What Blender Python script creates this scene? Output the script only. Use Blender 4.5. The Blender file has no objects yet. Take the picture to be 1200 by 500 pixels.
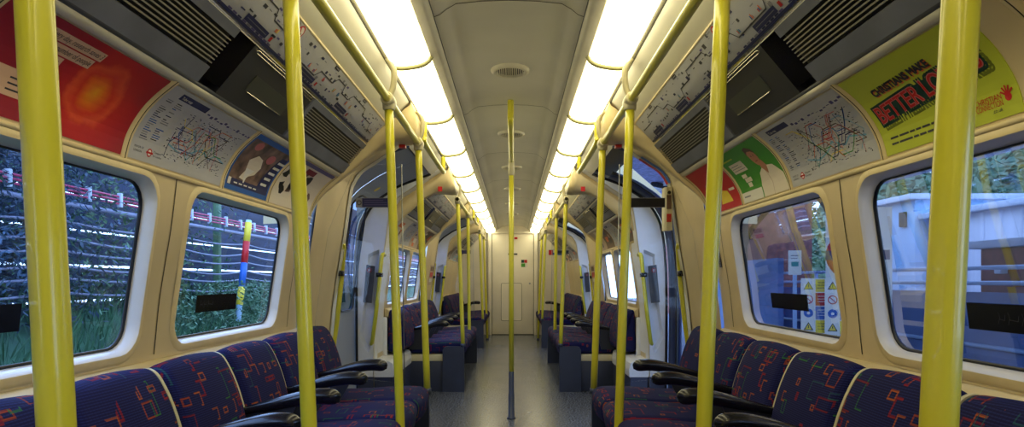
import bpy, bmesh, math, random
from mathutils import Vector, Matrix, noise
random.seed(7)
C = bpy.context.scene.collection
CAMH = 1.065
Y0, Y1 = -1.2, 12.6

# ------------------------------------------------------------------ materials
def lin(c):
    return tuple(((v/255)/12.92 if v/255 <= .04045 else ((v/255+.055)/1.055)**2.4) for v in c)
M = {}
def mat(name, rgb, rough=.5, metal=0.0, var=0.0, vscale=8.0, bump=0.0, bscale=60.0, spec=.5, coat=0.0, rgb2=None, stretch=None):
    m = bpy.data.materials.new(name); m.use_nodes = True; M[name] = m
    nt = m.node_tree; b = nt.nodes['Principled BSDF']
    c = lin(rgb); b.inputs['Base Color'].default_value = (*c, 1)
    b.inputs['Roughness'].default_value = rough; b.inputs['Metallic'].default_value = metal
    b.inputs['Specular IOR Level'].default_value = spec; b.inputs['Coat Weight'].default_value = coat
    tc = nt.nodes.new('ShaderNodeTexCoord'); mp = nt.nodes.new('ShaderNodeMapping')
    nt.links.new(tc.outputs['Object'], mp.inputs['Vector'])
    if stretch: mp.inputs['Scale'].default_value = stretch
    if var or rgb2:
        n = nt.nodes.new('ShaderNodeTexNoise'); n.inputs['Scale'].default_value = vscale; n.inputs['Detail'].default_value = 4
        nt.links.new(mp.outputs[0], n.inputs['Vector'])
        r = nt.nodes.new('ShaderNodeValToRGB')
        c2 = lin(rgb2) if rgb2 else tuple(x*(1-var) for x in c)
        c1 = c if rgb2 else tuple(min(1, x*(1+var*.5)) for x in c)
        r.color_ramp.elements[0].position = .35; r.color_ramp.elements[1].position = .65
        r.color_ramp.elements[0].color = (*c2, 1); r.color_ramp.elements[1].color = (*c1, 1)
        nt.links.new(n.outputs['Fac'], r.inputs[0]); nt.links.new(r.outputs[0], b.inputs['Base Color'])
    if bump:
        n2 = nt.nodes.new('ShaderNodeTexNoise'); n2.inputs['Scale'].default_value = bscale
        nt.links.new(mp.outputs[0], n2.inputs['Vector'])
        bp = nt.nodes.new('ShaderNodeBump'); bp.inputs['Strength'].default_value = bump; bp.inputs['Distance'].default_value = .01
        nt.links.new(n2.outputs['Fac'], bp.inputs['Height']); nt.links.new(bp.outputs[0], b.inputs['Normal'])
    return m
mat('cream', (214,194,150), .38, var=.10, vscale=3, bump=.05, bscale=25)
mat('cream_trim', (220,200,152), .35, var=.08)
mat('portal', (205,198,178), .35, var=.08)
mat('jamb', (232,234,240), .3, var=.05)
mat('reveal', (214,210,206), .30, var=.05)
mat('ceiling', (216,212,200), .45, var=.10, vscale=1.5)
mat('ceiling_edge', (212,206,188), .4, var=.06)
mat('olive_rim', (150,145,100), .4)
mat('yellow', (212,204,52), .28, var=.06, vscale=5, coat=.35)
mat('casting', (205,196,160), .35)
mat('pole_sleeve', (58,68,92), .45)
mat('charcoal', (60,62,70), .4, var=.15)
mat('grille', (108,111,124), .45, var=.15)
mat('slat', (150,146,132), .4)
mat('black', (8,8,9), .5)
mat('gloss_black', (12,12,14), .18)
mat('gasket', (14,17,26), .35)
mat('gasket_blue', (30,44,84), .35)
mat('unit', (46,46,50), .35)
mat('unit_panel', (64,66,60), .3)
mat('chrome', (230,222,200), .15, metal=1.0)
mat('arm_black', (22,23,32), .25, coat=.3)
mat('seat_shell', (38,42,56), .5)
mat('plinth', (46,54,78), .5, var=.12)
mat('endwall', (234,226,210), .45, var=.08, vscale=2)
mat('door_leaf', (150,158,178), .7, spec=.2)
mat('seam', (40,32,22), .7)
mat('white', (235,235,232), .5)
mat('paper', (180,180,186), .45, var=.04)
mat('vest_skirt', (48,56,86), .45)
mat('steel', (165,168,172), .3, metal=.8)
for nm, c in dict(p_black=(22,22,26), p_navy=(40,44,92), p_blue=(40,96,178), p_red=(190,34,36), p_dkred=(130,20,30), p_green=(72,150,52),
                  p_lime=(184,194,58), p_dkgreen=(18,58,50), p_yellow=(232,205,60), p_white=(225,222,214), p_beige=(216,178,150), p_grey=(130,130,140),
                  p_pink=(196,110,110), p_brown=(104,78,66), p_ltblue=(120,170,200), p_orange=(220,110,50), p_teal=(60,140,140), p_tan=(190,168,150),
                  p_skin=(190,130,100), p_purple=(92,84,136), p_dkgrey=(60,60,66), p_cream=(226,214,196), p_shadow=(110,120,34)).items():
    mat(nm, c, .4, spec=.35)

def nodes_of(m): return m.node_tree.nodes, m.node_tree.links
class NB:
    """small node expression helper"""
    def __init__(s, m): s.n, s.l = nodes_of(m)
    def m(s, op, a, b=None, c=None):
        x = s.n.new('ShaderNodeMath'); x.operation = op
        for i, v in enumerate((a, b, c)):
            if v is None: continue
            if isinstance(v, (int, float)): x.inputs[i].default_value = v
            else: s.l.new(v, x.inputs[i])
        return x.outputs[0]
    def mix(s, f, a, b):
        x = s.n.new('ShaderNodeMix'); x.data_type = 'RGBA'
        if isinstance(f, (int, float)): x.inputs[0].default_value = f
        else: s.l.new(f, x.inputs[0])
        for i, v in ((6, a), (7, b)):
            if isinstance(v, tuple): x.inputs[i].default_value = (*v, 1)
            else: s.l.new(v, x.inputs[i])
        return x.outputs[2]

# moquette: dark blue ribbed cloth with small coloured rectangles
def moquette():
    m = mat('moquette', (30,34,78), .85, spec=.25); k = NB(m); b = k.n['Principled BSDF']
    b.inputs['Sheen Weight'].default_value = .0
    uvn = k.n.new('ShaderNodeUVMap'); sep = k.n.new('ShaderNodeSeparateXYZ'); k.l.new(uvn.outputs[0], sep.inputs[0])
    u, v = sep.outputs[0], sep.outputs[1]
    oi = k.n.new('ShaderNodeObjectInfo'); rnd = oi.outputs['Random']
    ribs = k.m('GREATER_THAN', k.m('FRACT', k.m('MULTIPLY', v, 1/.0065)), .62)
    ribs2 = k.m('GREATER_THAN', k.m('FRACT', k.m('MULTIPLY', u, 1/.011)), .75)
    col = k.mix(k.m('MULTIPLY', ribs, .75), lin((12,15,68)), lin((32,40,104)))
    col = k.mix(k.m('MULTIPLY', ribs2, .45), col, lin((10,11,60)))
    layers = [((150,62,30), .105, .13, .0055, .36, 0.3), ((140,26,34), .08, .085, .0075, .34, 3.7), ((44,112,58), .115, .17, .0045, .42, 9.1),
              ((170,86,34), .07, .06, .0055, .22, 14.3), ((120,28,44), .15, .10, .0055, .26, 21.9), ((36,84,96), .10, .13, .004, .26, 31.7)]
    for (rgb, sx, sy, t, prob, off) in layers:
        pu = k.m('ADD', k.m('DIVIDE', u, sx), k.m('MULTIPLY_ADD', rnd, 17.0, off))
        pv = k.m('ADD', k.m('DIVIDE', v, sy), k.m('MULTIPLY_ADD', rnd, 23.0, off*1.7))
        cu, cv = k.m('FLOOR', pu), k.m('FLOOR', pv)
        cb = k.n.new('ShaderNodeCombineXYZ'); k.l.new(cu, cb.inputs[0]); k.l.new(cv, cb.inputs[1]); cb.inputs[2].default_value = off
        wn = k.n.new('ShaderNodeTexWhiteNoise'); k.l.new(cb.outputs[0], wn.inputs['Vector'])
        sc = k.n.new('ShaderNodeSeparateColor'); k.l.new(wn.outputs['Color'], sc.inputs[0])
        fx = k.m('SUBTRACT', k.m('FRACT', pu), .5); fy = k.m('SUBTRACT', k.m('FRACT', pv), .5)
        dx = k.m('SUBTRACT', k.m('MULTIPLY', k.m('ABSOLUTE', fx), sx), k.m('MULTIPLY_ADD', sc.outputs[0], sx*.28, sx*.06))
        dy = k.m('SUBTRACT', k.m('MULTIPLY', k.m('ABSOLUTE', fy), sy), k.m('MULTIPLY_ADD', sc.outputs[1], sy*.30, sy*.06))
        d = k.m('ABSOLUTE', k.m('MAXIMUM', dx, dy))
        mask = k.m('LESS_THAN', d, t*.5)
        mask = k.m('MULTIPLY', mask, k.m('LESS_THAN', sc.outputs[2], prob))
        # keep only part of the outline so that it reads as L shapes and bars
        keep = k.m('GREATER_THAN', k.m('ADD', fx, k.m('MULTIPLY', fy, k.m('MULTIPLY_ADD', sc.outputs[0], 2.0, -1.0))), k.m('MULTIPLY_ADD', sc.outputs[1], .5, -.45))
        mask = k.m('MULTIPLY', mask, keep)
        mask = k.m('MULTIPLY', mask, k.m('MULTIPLY_ADD', ribs, .45, .5))
        col = k.mix(mask, col, lin(rgb))
    k.l.new(col, b.inputs['Base Color'])
    bp = k.n.new('ShaderNodeBump'); bp.inputs['Strength'].default_value = .25; bp.inputs['Distance'].default_value = .002
    k.l.new(ribs, bp.inputs['Height']); k.l.new(bp.outputs[0], b.inputs['Normal'])
moquette()

def floor_mat():
    m = mat('floor_vinyl', (84,92,116), .22, spec=.5); k = NB(m); b = k.n['Principled BSDF']
    tc = k.n.new('ShaderNodeTexCoord')
    n = k.n.new('ShaderNodeTexNoise'); n.inputs['Scale'].default_value = 80; n.inputs['Detail'].default_value = 3
    k.l.new(tc.outputs['Object'], n.inputs['Vector'])
    r = k.n.new('ShaderNodeValToRGB'); r.color_ramp.elements[0].position = .44; r.color_ramp.elements[1].position = .60
    r.color_ramp.elements[0].color = (*lin((46,52,70)), 1); r.color_ramp.elements[1].color = (*lin((124,130,142)), 1)
    k.l.new(n.outputs['Fac'], r.inputs[0]); 
    n2 = k.n.new('ShaderNodeTexNoise'); n2.inputs['Scale'].default_value = 3; k.l.new(tc.outputs['Object'], n2.inputs['Vector'])
    col = k.mix(k.m('MULTIPLY', n2.outputs['Fac'], .25), r.outputs[0], lin((64,70,90)))
    k.l.new(col, b.inputs['Base Color'])
    k.l.new(k.m('MULTIPLY_ADD', n2.outputs['Fac'], .10, .20), b.inputs['Roughness'])
    bp = k.n.new('ShaderNodeBump'); bp.inputs['Strength'].default_value = .08; bp.inputs['Distance'].default_value = .002
    k.l.new(n.outputs['Fac'], bp.inputs['Height']); k.l.new(bp.outputs[0], b.inputs['Normal'])
floor_mat()

def emis(name, rgb, s):
    m = bpy.data.materials.new(name); m.use_nodes = True; M[name] = m
    b = m.node_tree.nodes['Principled BSDF']; b.inputs['Base Color'].default_value = (.9,.9,.85,1)
    b.inputs['Emission Color'].default_value = (*rgb, 1); b.inputs['Emission Strength'].default_value = s
emis('lamp', (1.0,.90,.55), 5.6)

def glass_mat(name, tint, gloss=.1, rough=.02):
    m = bpy.data.materials.new(name); m.use_nodes = True; M[name] = m
    n, l = nodes_of(m); n.clear()
    o = n.new('ShaderNodeOutputMaterial'); mx = n.new('ShaderNodeMixShader'); t = n.new('ShaderNodeBsdfTransparent'); g = n.new('ShaderNodeBsdfGlossy')
    t.inputs[0].default_value = (*tint, 1); g.inputs['Roughness'].default_value = rough
    f = n.new('ShaderNodeFresnel'); f.inputs[0].default_value = 1.45
    ad = n.new('ShaderNodeMath'); ad.operation = 'MULTIPLY_ADD'; ad.inputs[1].default_value = .45; ad.inputs[2].default_value = gloss*.2
    l.new(f.outputs[0], ad.inputs[0]); l.new(ad.outputs[0], mx.inputs[0])
    l.new(t.outputs[0], mx.inputs[1]); l.new(g.outputs[0], mx.inputs[2]); l.new(mx.outputs[0], o.inputs[0])
glass_mat('window_glass', (.80,.86,.95), .1)
glass_mat('screen_glass', (.97,.98,1.0), .0)
glass_mat('door_glass', (.22,.30,.50), .1)

# ------------------------------------------------------------------ mesh helpers
class MB:
    def __init__(s): s.bm = bmesh.new(); s.mats = []; s.uv = None
    def mi(s, m):
        if m not in s.mats: s.mats.append(m)
        return s.mats.index(m)
    def poly(s, pts, m='cream', smooth=False):
        vs = [s.bm.verts.new(p) for p in pts]
        try: f = s.bm.faces.new(vs)
        except ValueError: return None
        f.material_index = s.mi(m); f.smooth = smooth
        return f
    def loft(s, rings, m, caps=True, closed=True, smooth=True):
        mi = s.mi(m); R = [[s.bm.verts.new(p) for p in r] for r in rings]; n = len(R[0])
        for a, b in zip(R[:-1], R[1:]):
            for i in range(n if closed else n-1):
                j = (i+1) % n
                f = s.bm.faces.new((a[i], a[j], b[j], b[i])); f.material_index = mi; f.smooth = smooth
        if caps and closed:
            for r in (R[0], R[-1]):
                f = s.bm.faces.new(r); f.material_index = mi; f.smooth = False
        return R
    def box(s, lo, hi, m, r=0.0, seg=2):
        b = bmesh.new(); bmesh.ops.create_cube(b, size=1)
        for v in b.verts:
            v.co = Vector(((lo[i]+hi[i])/2 + v.co[i]*(hi[i]-lo[i]) for i in range(3)))
        if r: bmesh.ops.bevel(b, geom=list(b.edges), offset=r, segments=seg, profile=.5, affect='EDGES')
        s.join(b, m, smooth=bool(r)); b.free()
    def join(s, b, m, smooth=False, mtx=None):
        mi = s.mi(m); mp = {}
        for v in b.verts: mp[v] = s.bm.verts.new(mtx @ v.co if mtx else v.co)
        for f in b.faces:
            try: g = s.bm.faces.new([mp[v] for v in f.verts])
            except ValueError: continue
            g.material_index = mi; g.smooth = smooth
    def tube(s, path, r, m, seg=12, caps=True, flat=1.0):
        path = [Vector(p) for p in path]; rings = []
        rs = r if isinstance(r, (list, tuple)) else [r]*len(path)
        t0 = (path[1]-path[0]).normalized()
        up = Vector((0,0,1)) if abs(t0.z) < .9 else Vector((0,1,0))
        nrm = (up - t0*up.dot(t0)).normalized()
        for i, p in enumerate(path):
            t = ((path[min(i+1, len(path)-1)] - path[max(i-1, 0)])).normalized()
            nrm = (nrm - t*nrm.dot(t)).normalized(); bi = t.cross(nrm)
            rr = rs[i]
            rings.append([p + nrm*math.cos(a)*rr*flat + bi*math.sin(a)*rr for a in [2*math.pi*k/seg for k in range(seg)]])
        s.loft(rings, m, caps)
    def cyl(s, a, b, r, m, seg=16): s.tube([a, b], r, m, seg)
    def build(s, name, parent=None, mats=None, recalc=True, autosmooth=False):
        if recalc: bmesh.ops.recalc_face_normals(s.bm, faces=list(s.bm.faces))
        me = bpy.data.meshes.new(name); s.bm.to_mesh(me); s.bm.free()
        for m in s.mats: me.materials.append(M[m])
        o = bpy.data.objects.new(name, me); C.objects.link(o)
        if parent: o.parent = parent
        return o
def tag(o, label=None, cat=None, group=None, kind=None):
    if label: o['label'] = label
    if cat: o['category'] = cat
    if group: o['group'] = group
    if kind: o['kind'] = kind
    return o
def empty(name, loc=(0,0,0)):
    e = bpy.data.objects.new(name, None); C.objects.link(e); e.location = loc; e.empty_display_size = .05
    return e
def structure(o): o['kind'] = 'structure'; return o
def copy_tree(o, loc=None, parent=None):
    c = o.copy(); C.objects.link(c)
    if parent: c.parent = parent
    if loc is not None: c.location = loc
    for ch in list(o.children): copy_tree(ch, None, c)
    return c
def lerp_prof(P, z):
    if z <= P[0][1]: return P[0][0]
    for (x0, z0), (x1, z1) in zip(P[:-1], P[1:]):
        if z <= z1: return x0+(x1-x0)*(z-z0)/(z1-z0)
    return P[-1][0]
def smooth_curve(pts, n=6):
    out = []
    P = [Vector(p) for p in pts]
    for i in range(len(P)-1):
        p0 = P[max(i-1,0)]; p1 = P[i]; p2 = P[i+1]; p3 = P[min(i+2,len(P)-1)]
        for k in range(n):
            t = k/n
            out.append(.5*((2*p1)+(-p0+p2)*t+(2*p0-5*p1+4*p2-p3)*t*t+(-p0+3*p1-3*p2+p3)*t**3))
    out.append(P[-1]); return [tuple(p) for p in out]
SIDES = ((-1, 'left'), (1, 'right'))

# ------------------------------------------------------------------ carriage profiles (|x|, z)
h = lambda Z: Z+CAMH
WALLP = smooth_curve([(1.127,0.0),(1.127,.45),(1.127,.78),(1.120,.88),(1.108,1.0),(1.09,1.115),(1.072,1.22),(1.060,1.315),(1.052,1.39)], 3)
POST = smooth_curve([(1.055,1.395),(1.037,1.462),(1.000,1.525),(.958,1.570),(.905,1.612)], 5)
GR0, GR1 = (.880,1.628), (.757,1.774)        # grille plane
DG0, DG1 = (.750,1.782), (.650,1.885)        # line diagram plane
VP = smooth_curve([(1.125,0),(1.125,.45),(1.115,.765),(1.085,1.03),(1.045,1.265),(.998,1.60),(.975,1.672),(.93,1.735),(.85,1.79),(.76,1.85),(.66,1.925),(.525,2.01)], 4)
DP = smooth_curve([(1.25,0),(1.26,.5),(1.262,.9),(1.255,1.2),(1.225,1.47),(1.17,1.61),(1.09,1.71),(1.0,1.775),(.92,1.825),(.80,1.875),(.66,1.925)], 4)
DOORS = [(4.05, 5.25), (8.75, 10.02)]
BAYS = [(Y0, 3.40), (5.42, 7.75), (10.12, Y1)]
VSEG = [(3.40, 4.05), (5.25, 5.42), (7.75, 8.75), (10.02, 10.12)]

def sheet(prof, s, ys, m, name=None, parent=None, kind='structure', smooth=True):
    mb = MB(); mb.loft([[(s*x, y, z) for x, z in prof] for y in ys], m, caps=False, closed=False, smooth=smooth)
    o = mb.build(name, parent, recalc=False)
    if not parent and kind: o['kind'] = kind
    return o

def rrect(y0, y1, z0, z1, r, n=5):
    pts = []
    for (cy, cz, a0) in ((y1-r, z0+r, -90), (y1-r, z1-r, 0), (y0+r, z1-r, 90), (y0+r, z0+r, 180)):
        for k in range(n+1):
            a = math.radians(a0+90*k/n); pts.append((cy+r*math.cos(a), cz+r*math.sin(a)))
    return pts

def holed(mb, outer, holes, m, cuts, mapf, smooth=False):
    """flat (u,v) polygon with holes -> filled, cut at v levels, mapped to 3-D"""
    b = bmesh.new(); loops = []
    for lp in [outer]+holes:
        vs = [b.verts.new((u, v, 0)) for u, v in lp]
        for i in range(len(vs)): b.edges.new((vs[i], vs[(i+1) % len(vs)]))
    bmesh.ops.triangle_fill(b, use_beauty=True, use_dissolve=False, edges=list(b.edges))
    for c in cuts:
        bmesh.ops.bisect_plane(b, geom=list(b.verts)+list(b.edges)+list(b.faces), plane_co=(0,c,0), plane_no=(0,1,0))
    for v in b.verts: v.co = Vector(mapf(v.co.x, v.co.y))
    mb.join(b, m, smooth); b.free()

# windows: (y0,y1) of glass on each bay
WIN = {0: [(-1.05,-.15),(.0,.90),(1.03,1.93),(2.17,3.07)], 1: [(5.78,6.68),(6.84,7.60)], 2: []}
GZ0, GZ1 = .868, 1.352
wn = 0
for s, side in SIDES:
    for bi, (a, b) in enumerate(BAYS):
        mb = MB()
        holes = [rrect(y0-.019, y1+.019, GZ0-.023, GZ1+.016, .082) for y0, y1 in WIN[bi]]
        holed(mb, [(a,0),(b,0),(b,1.395),(a,1.395)], holes, 'cream', [z for _, z in WALLP[1:-1]],
              lambda u, v: (s*lerp_prof(WALLP, v), u, v))
        w = structure(mb.build('wall_'+side, None, recalc=False))
        # window units
        for (y0, y1) in WIN[bi]:
            wn += 1
            mb = MB(); A = rrect(y0-.019, y1+.019, GZ0-.023, GZ1+.016, .082); B = rrect(y0-.008, y1+.008, GZ0-.008, GZ1+.004, .075); Cc = rrect(y0, y1, GZ0, GZ1, .07)
            L = lambda lp, off: [(s*(lerp_prof(WALLP, v)+off), u, v) for u, v in lp]
            mb.loft([L(A, -.006), L([(u, v) for u, v in rrect(y0-.013, y1+.013, GZ0-.014, GZ1+.011, .08)], .004), L(B, .034)], 'reveal', caps=False)
            f = structure(mb.build('window_%d' % wn, None, recalc=False))
            mb = MB(); mb.loft([L(B, .032), L(Cc, .030), L(Cc, .04)], 'gasket', caps=False); mb.build('gasket', f, recalc=False)
            mb = MB(); holed(mb, Cc, [], 'window_glass', [.95,1.05,1.15,1.25], lambda u, v: (s*(lerp_prof(WALLP, v)+.036), u, v)); mb.build('pane', f, recalc=False)
            mb = MB(); RA = rrect(y0-.042, y1+.042, GZ0-.048, GZ1+.04, .1)
            mb.loft([L(RA, -.0005), L(rrect(y0-.032, y1+.032, GZ0-.038, GZ1+.03, .095), -.007), L(A, -.006)], 'cream_trim', caps=False); mb.build('surround', f, recalc=False)
        # ledge above the seat backs
        mb = MB(); mb.loft([[(s*x, y, z) for x, z in ((1.12,.815),(1.108,.812),(1.085,.792),(1.08,.78),(1.085,.74),(1.12,.74))] for y in (5.70 if bi == 1 else a, b-.02)], 'cream_trim')
        structure(mb.build('trim_%d' % (10+wn), None))
        if bi == 1:
            sheet([(x-.004, z) for x, z in WALLP if z > .3], s, (a-.004, 5.665), 'jamb', 'trim_140')
        # seams in the wall
        for ys in {0: (.965, 2.05, 3.25), 1: (6.76,), 2: (11.38,)}[bi]:
            mb = MB(); mb.loft([[(s*(x-.0015), ys+d, z) for x, z in WALLP if .81 < z < 1.39] for d in (-.0025, .0025)], 'seam', caps=False, closed=False)
            structure(mb.build('trim_%d' % (30+wn), None, recalc=False))
        # lining above windows
        prof = [(1.052,1.385)]+POST+[(.898,1.616),(.890,1.622)]
        sheet(prof, s, (a, b), 'cream', 'ceiling')
        mb = MB(); mb.tube([(s*1.050,a,1.392),(s*1.050,b,1.392)], .008, 'cream_trim', 8); structure(mb.build('trim_%d' % (50+wn)))
        mb = MB(); mb.loft([[(s*x, y, z) for x, z in ((.915,1.608),(.905,1.606),(.895,1.612),(.889,1.621),(.895,1.628))] for y in (a, b)], 'ceiling_edge'); structure(mb.build('trim_%d' % (60+wn)))
        mb = MB(); mb.loft([[(s*x, y, z) for x, z in ((.893,1.622),(.888,1.622),(.881,1.628),(.888,1.634))] for y in (a, b)], 'charcoal'); structure(mb.build('trim_%d' % (65+wn)))
        # panel between diagram and lights
        mb = MB(); mb.loft([[(s*x, y, z) for x, z in ((.650,1.890),(.62,1.915),(.575,1.955),(.53,2.005))] for y in (a, b)], 'ceiling', caps=False, closed=False); structure(mb.build('ceiling', recalc=False))
        mb = MB(); mb.tube([(s*.652,a,1.886),(s*.652,b,1.886)], .006, 'cream_trim', 8); structure(mb.build('trim_%d' % (70+wn)))
        # bulkhead cap + arch rib at lining ends
        for (ya, yb, lo) in {0: ((b-.01, b+.22, b),), 1: ((a-.06, a+.62, a), (b-.05, b+.18, b)), 2: ((a-.03, a+.3, a),)}[bi]:
            full = [p for p in WALLP if p[1] > 1.36]+POST+[(.880,1.628),(.757,1.774),(.650,1.885),(.53,2.005)]
            outer = [(1.30,1.36),(1.30,1.75),(.9,2.1),(.53,2.1)]
            mb = MB(); mb.poly([(s*x, lo, z) for x, z in full+outer[::-1]], 'cream'); structure(mb.build('trim_%d' % (80+wn), recalc=False))
            rib_in = smooth_curve([(1.056,1.365),(1.045,1.42),(1.0,1.50),(.93,1.565),(.83,1.655),(.73,1.745),(.64,1.80),(.565,1.815),(.515,1.835),(.50,1.88),(.505,1.95)], 3)
            rib_out = smooth_curve([(1.09,1.365),(1.08,1.45),(1.03,1.56),(.96,1.64),(.86,1.735),(.76,1.81),(.68,1.87),(.60,1.92),(.56,1.96),(.53,1.98),(.52,2.0)], 3)
            y_a, y_b = (ya, yb)
            # the rib is widest near the rail head and shallow by the wall
            mb = MB(); n = len(rib_in)
            r1 = [(s*x, y_a, z) for x, z in rib_in]; r0 = [(s*x, y_a, z) for x, z in rib_out]
            wid = [.10+.90*min(1, max(0, i/n-(.45 if bi == 1 else .2))/(.40 if bi == 1 else .5))**1.5 for i in range(n)]
            if lo == a: r2 = [(s*x, y_a+(y_b-y_a)*wid[i], z) for i, (x, z) in enumerate(rib_in)]; r3 = [(s*x, y_a+(y_b-y_a)*wid[i], z) for i, (x, z) in enumerate(rib_out)]
            else: r2 = [(s*x, y_a+(y_b-y_a)*wid[i], z) for i, (x, z) in enumerate(rib_in)]; r3 = [(s*x, y_a+(y_b-y_a)*wid[i], z) for i, (x, z) in enumerate(rib_out)]
            mb.loft([r0, r1, r2, r3, r0], 'cream_trim', caps=False, closed=False)
            structure(mb.build('beam', None, recalc=False))
            if lo == 3.40 or lo == 5.42:
                mb = MB(); yy = y_b-.09 if lo == 3.40 else y_a-.004
                mb.box((min(s*.61,s*.575), yy, 1.79 if lo==3.40 else 1.80), (max(s*.61,s*.575), yy+.04 if lo == 3.40 else yy+.003, 1.806 if lo==3.40 else 1.84), 'p_red')
                tag(mb.build('warning_sticker'), 'small red sticker on the cream arch %s the first doorway, %s side' % ('before' if lo == 3.40 else 'beyond', side), 'sticker')
    # vestibule walls and ceilings
    for (a, b) in VSEG:
        sheet(VP, s, (a, b), 'jamb' if a in (5.25, 10.02) else 'cream', 'wall_'+side)
        sheet([(x-.012, z) for x, z in ((1.125,0),(1.125,.28))], s, (a, b), 'vest_skirt', 'baseboard_'+side)
    for (a, b) in DOORS:
        top = [p for p in VP if p[0] <= .67]
        sheet(top, s, (a, b), 'ceiling', 'ceiling')
        # light portal strip just inside the near edge, dark seam
        for (ya, yb) in ((a-.075, a+.001), (b-.001, b+.03)):
            mb = MB(); mb.loft([[(s*(x-.004), y, z) for x, z in VP if x > .60] for y in (ya, yb)], 'portal', caps=False, closed=False)
            structure(mb.build('trim_%d' % (90+wn), recalc=False))
        mb = MB(); mb.loft([[(s*(x-.005), y, z) for x, z in VP if x > .60] for y in (a-.079, a-.074)], 'black', caps=False, closed=False); structure(mb.build('trim_%d' % (95+wn), recalc=False))
        # jamb faces with recess for the grab handle
        V2 = [p for p in VP if p[0] > .655]; D2 = DP
        outer = V2+D2[::-1][1:] if abs(V2[-1][0]-D2[-1][0]) < .02 else V2+D2[::-1]
        rec = [(1.165,1.275),(1.075,1.315),(1.085,1.0),(1.115,.70),(1.145,.515),(1.165,.475),(1.185,.50),(1.235,.60),(1.225,.66),(1.19,.95),(1.17,1.15)]
        for yj, dr in ((a, -1), (b, 1)):
            mb = MB(); holed(mb, outer, [rec], 'jamb', [], lambda u, v: (s*u, yj, v))
            back = [(1.115+(x-1.115)*.88, .9+(z-.9)*.94) for x, z in rec]
            mb.loft([[(s*x, yj, z) for x, z in rec], [(s*x, yj+dr*.055, z) for x, z in back]], 'jamb', caps=False)
            mb.poly([(s*x, yj+dr*.055, z) for x, z in back], 'jamb')
            j = structure(mb.build('wall_'+side, None, recalc=False))
            # skirt on jamb
            mb = MB(); mb.poly([(s*x, yj-dr*.003, z) for x, z in ((1.12,0),(1.12,.28),(1.25,.28),(1.25,0))], 'vest_skirt'); structure(mb.build('baseboard_'+side, recalc=False))
            # grey plate with red alarm symbol
            where = ('near' if yj == a else 'far')+' side of the '+('first' if a < 5 else 'second')+' doorway, '+side
            mb = MB(); yp = yj-dr*.004
            q = [(1.178,1.190),(1.108,1.178),(1.135,.878),(1.205,.885)]
            mb.loft([[(s*x, yj+dr*.001, z) for x, z in q], [(s*x, yp, z) for x, z in q]], 'p_dkgrey')
            pl = tag(mb.build('door_control_plate'), 'grey control plate with red button symbol, '+where, 'control plate')
            mb = MB(); mb.tube([(s*1.155, yp, 1.145), (s*1.155, yp-dr*.006, 1.145)], .020, 'p_dkred', 20); mb.tube([(s*1.155, yp, 1.145), (s*1.155, yp-dr*.007, 1.145)], .010, 'p_grey', 16); mb.build('button', pl)
            # yellow grab handle in the recess
            hd = empty('grab_bar', (s*1.10, yj-dr*.01, .5)); P = Vector(hd.location)
            path = [(1.03,yj+dr*.05,1.27),(1.035,yj+dr*.015,1.285),(1.04,yj-dr*.012,1.26),(1.058,yj-dr*.02,1.05),(1.085,yj-dr*.02,.80),(1.115,yj-dr*.012,.58),(1.128,yj+dr*.01,.545),(1.13,yj+dr*.05,.54)]
            mb = MB(); mb.tube([Vector((s*x+s*.012, y, z))-P for x, y, z in path], .0165, 'yellow', 12); mb.build('bar', hd)
            mb = MB(); mb.box((min(s*1.045,s*1.095)-P.x, yj-.04-P.y, 1.09-P.z), (max(s*1.045,s*1.095)-P.x, yj+.02-P.y, 1.125-P.z), 'gloss_black', .006); mb.build('clip', hd)
            tag(hd, 'yellow vertical grab handle with black clip, '+where, 'grab handle')
            # gaskets
            mb = MB(); mb.tube([(s*(x-.004), yj-dr*.008, z) for x, z in DP], .011, 'gasket', 8); structure(mb.build('trim_%d' % (100+wn)))
            if yj == a:
                mb = MB(); mb.tube([(s*(x-.012), yj+.045, z) for x, z in DP], .020, 'gasket_blue', 8); structure(mb.build('trim_%d' % (110+wn)))
        mb = MB(); mb.box((min(s*1.11,s*1.28), a, -.012), (max(s*1.11,s*1.28), b, .004), 'steel'); structure(mb.build('trim_%d' % (120+wn)))
        if s == 1:
            mb = MB(); mb.loft([[((x+.014+o), y, z) for x, z in DP[:-3]] for y, o in ((b-.30,.03),(b-.30,0),(b-.01,0))], 'gasket_blue', caps=False, closed=False)
            mb.tube([(x+.008, b-.30, z) for x, z in DP[:-3]], .014, 'gasket', 8)
            structure(mb.build('door_%d' % (11+(2 if a > 5 else 0)), recalc=False))
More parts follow.
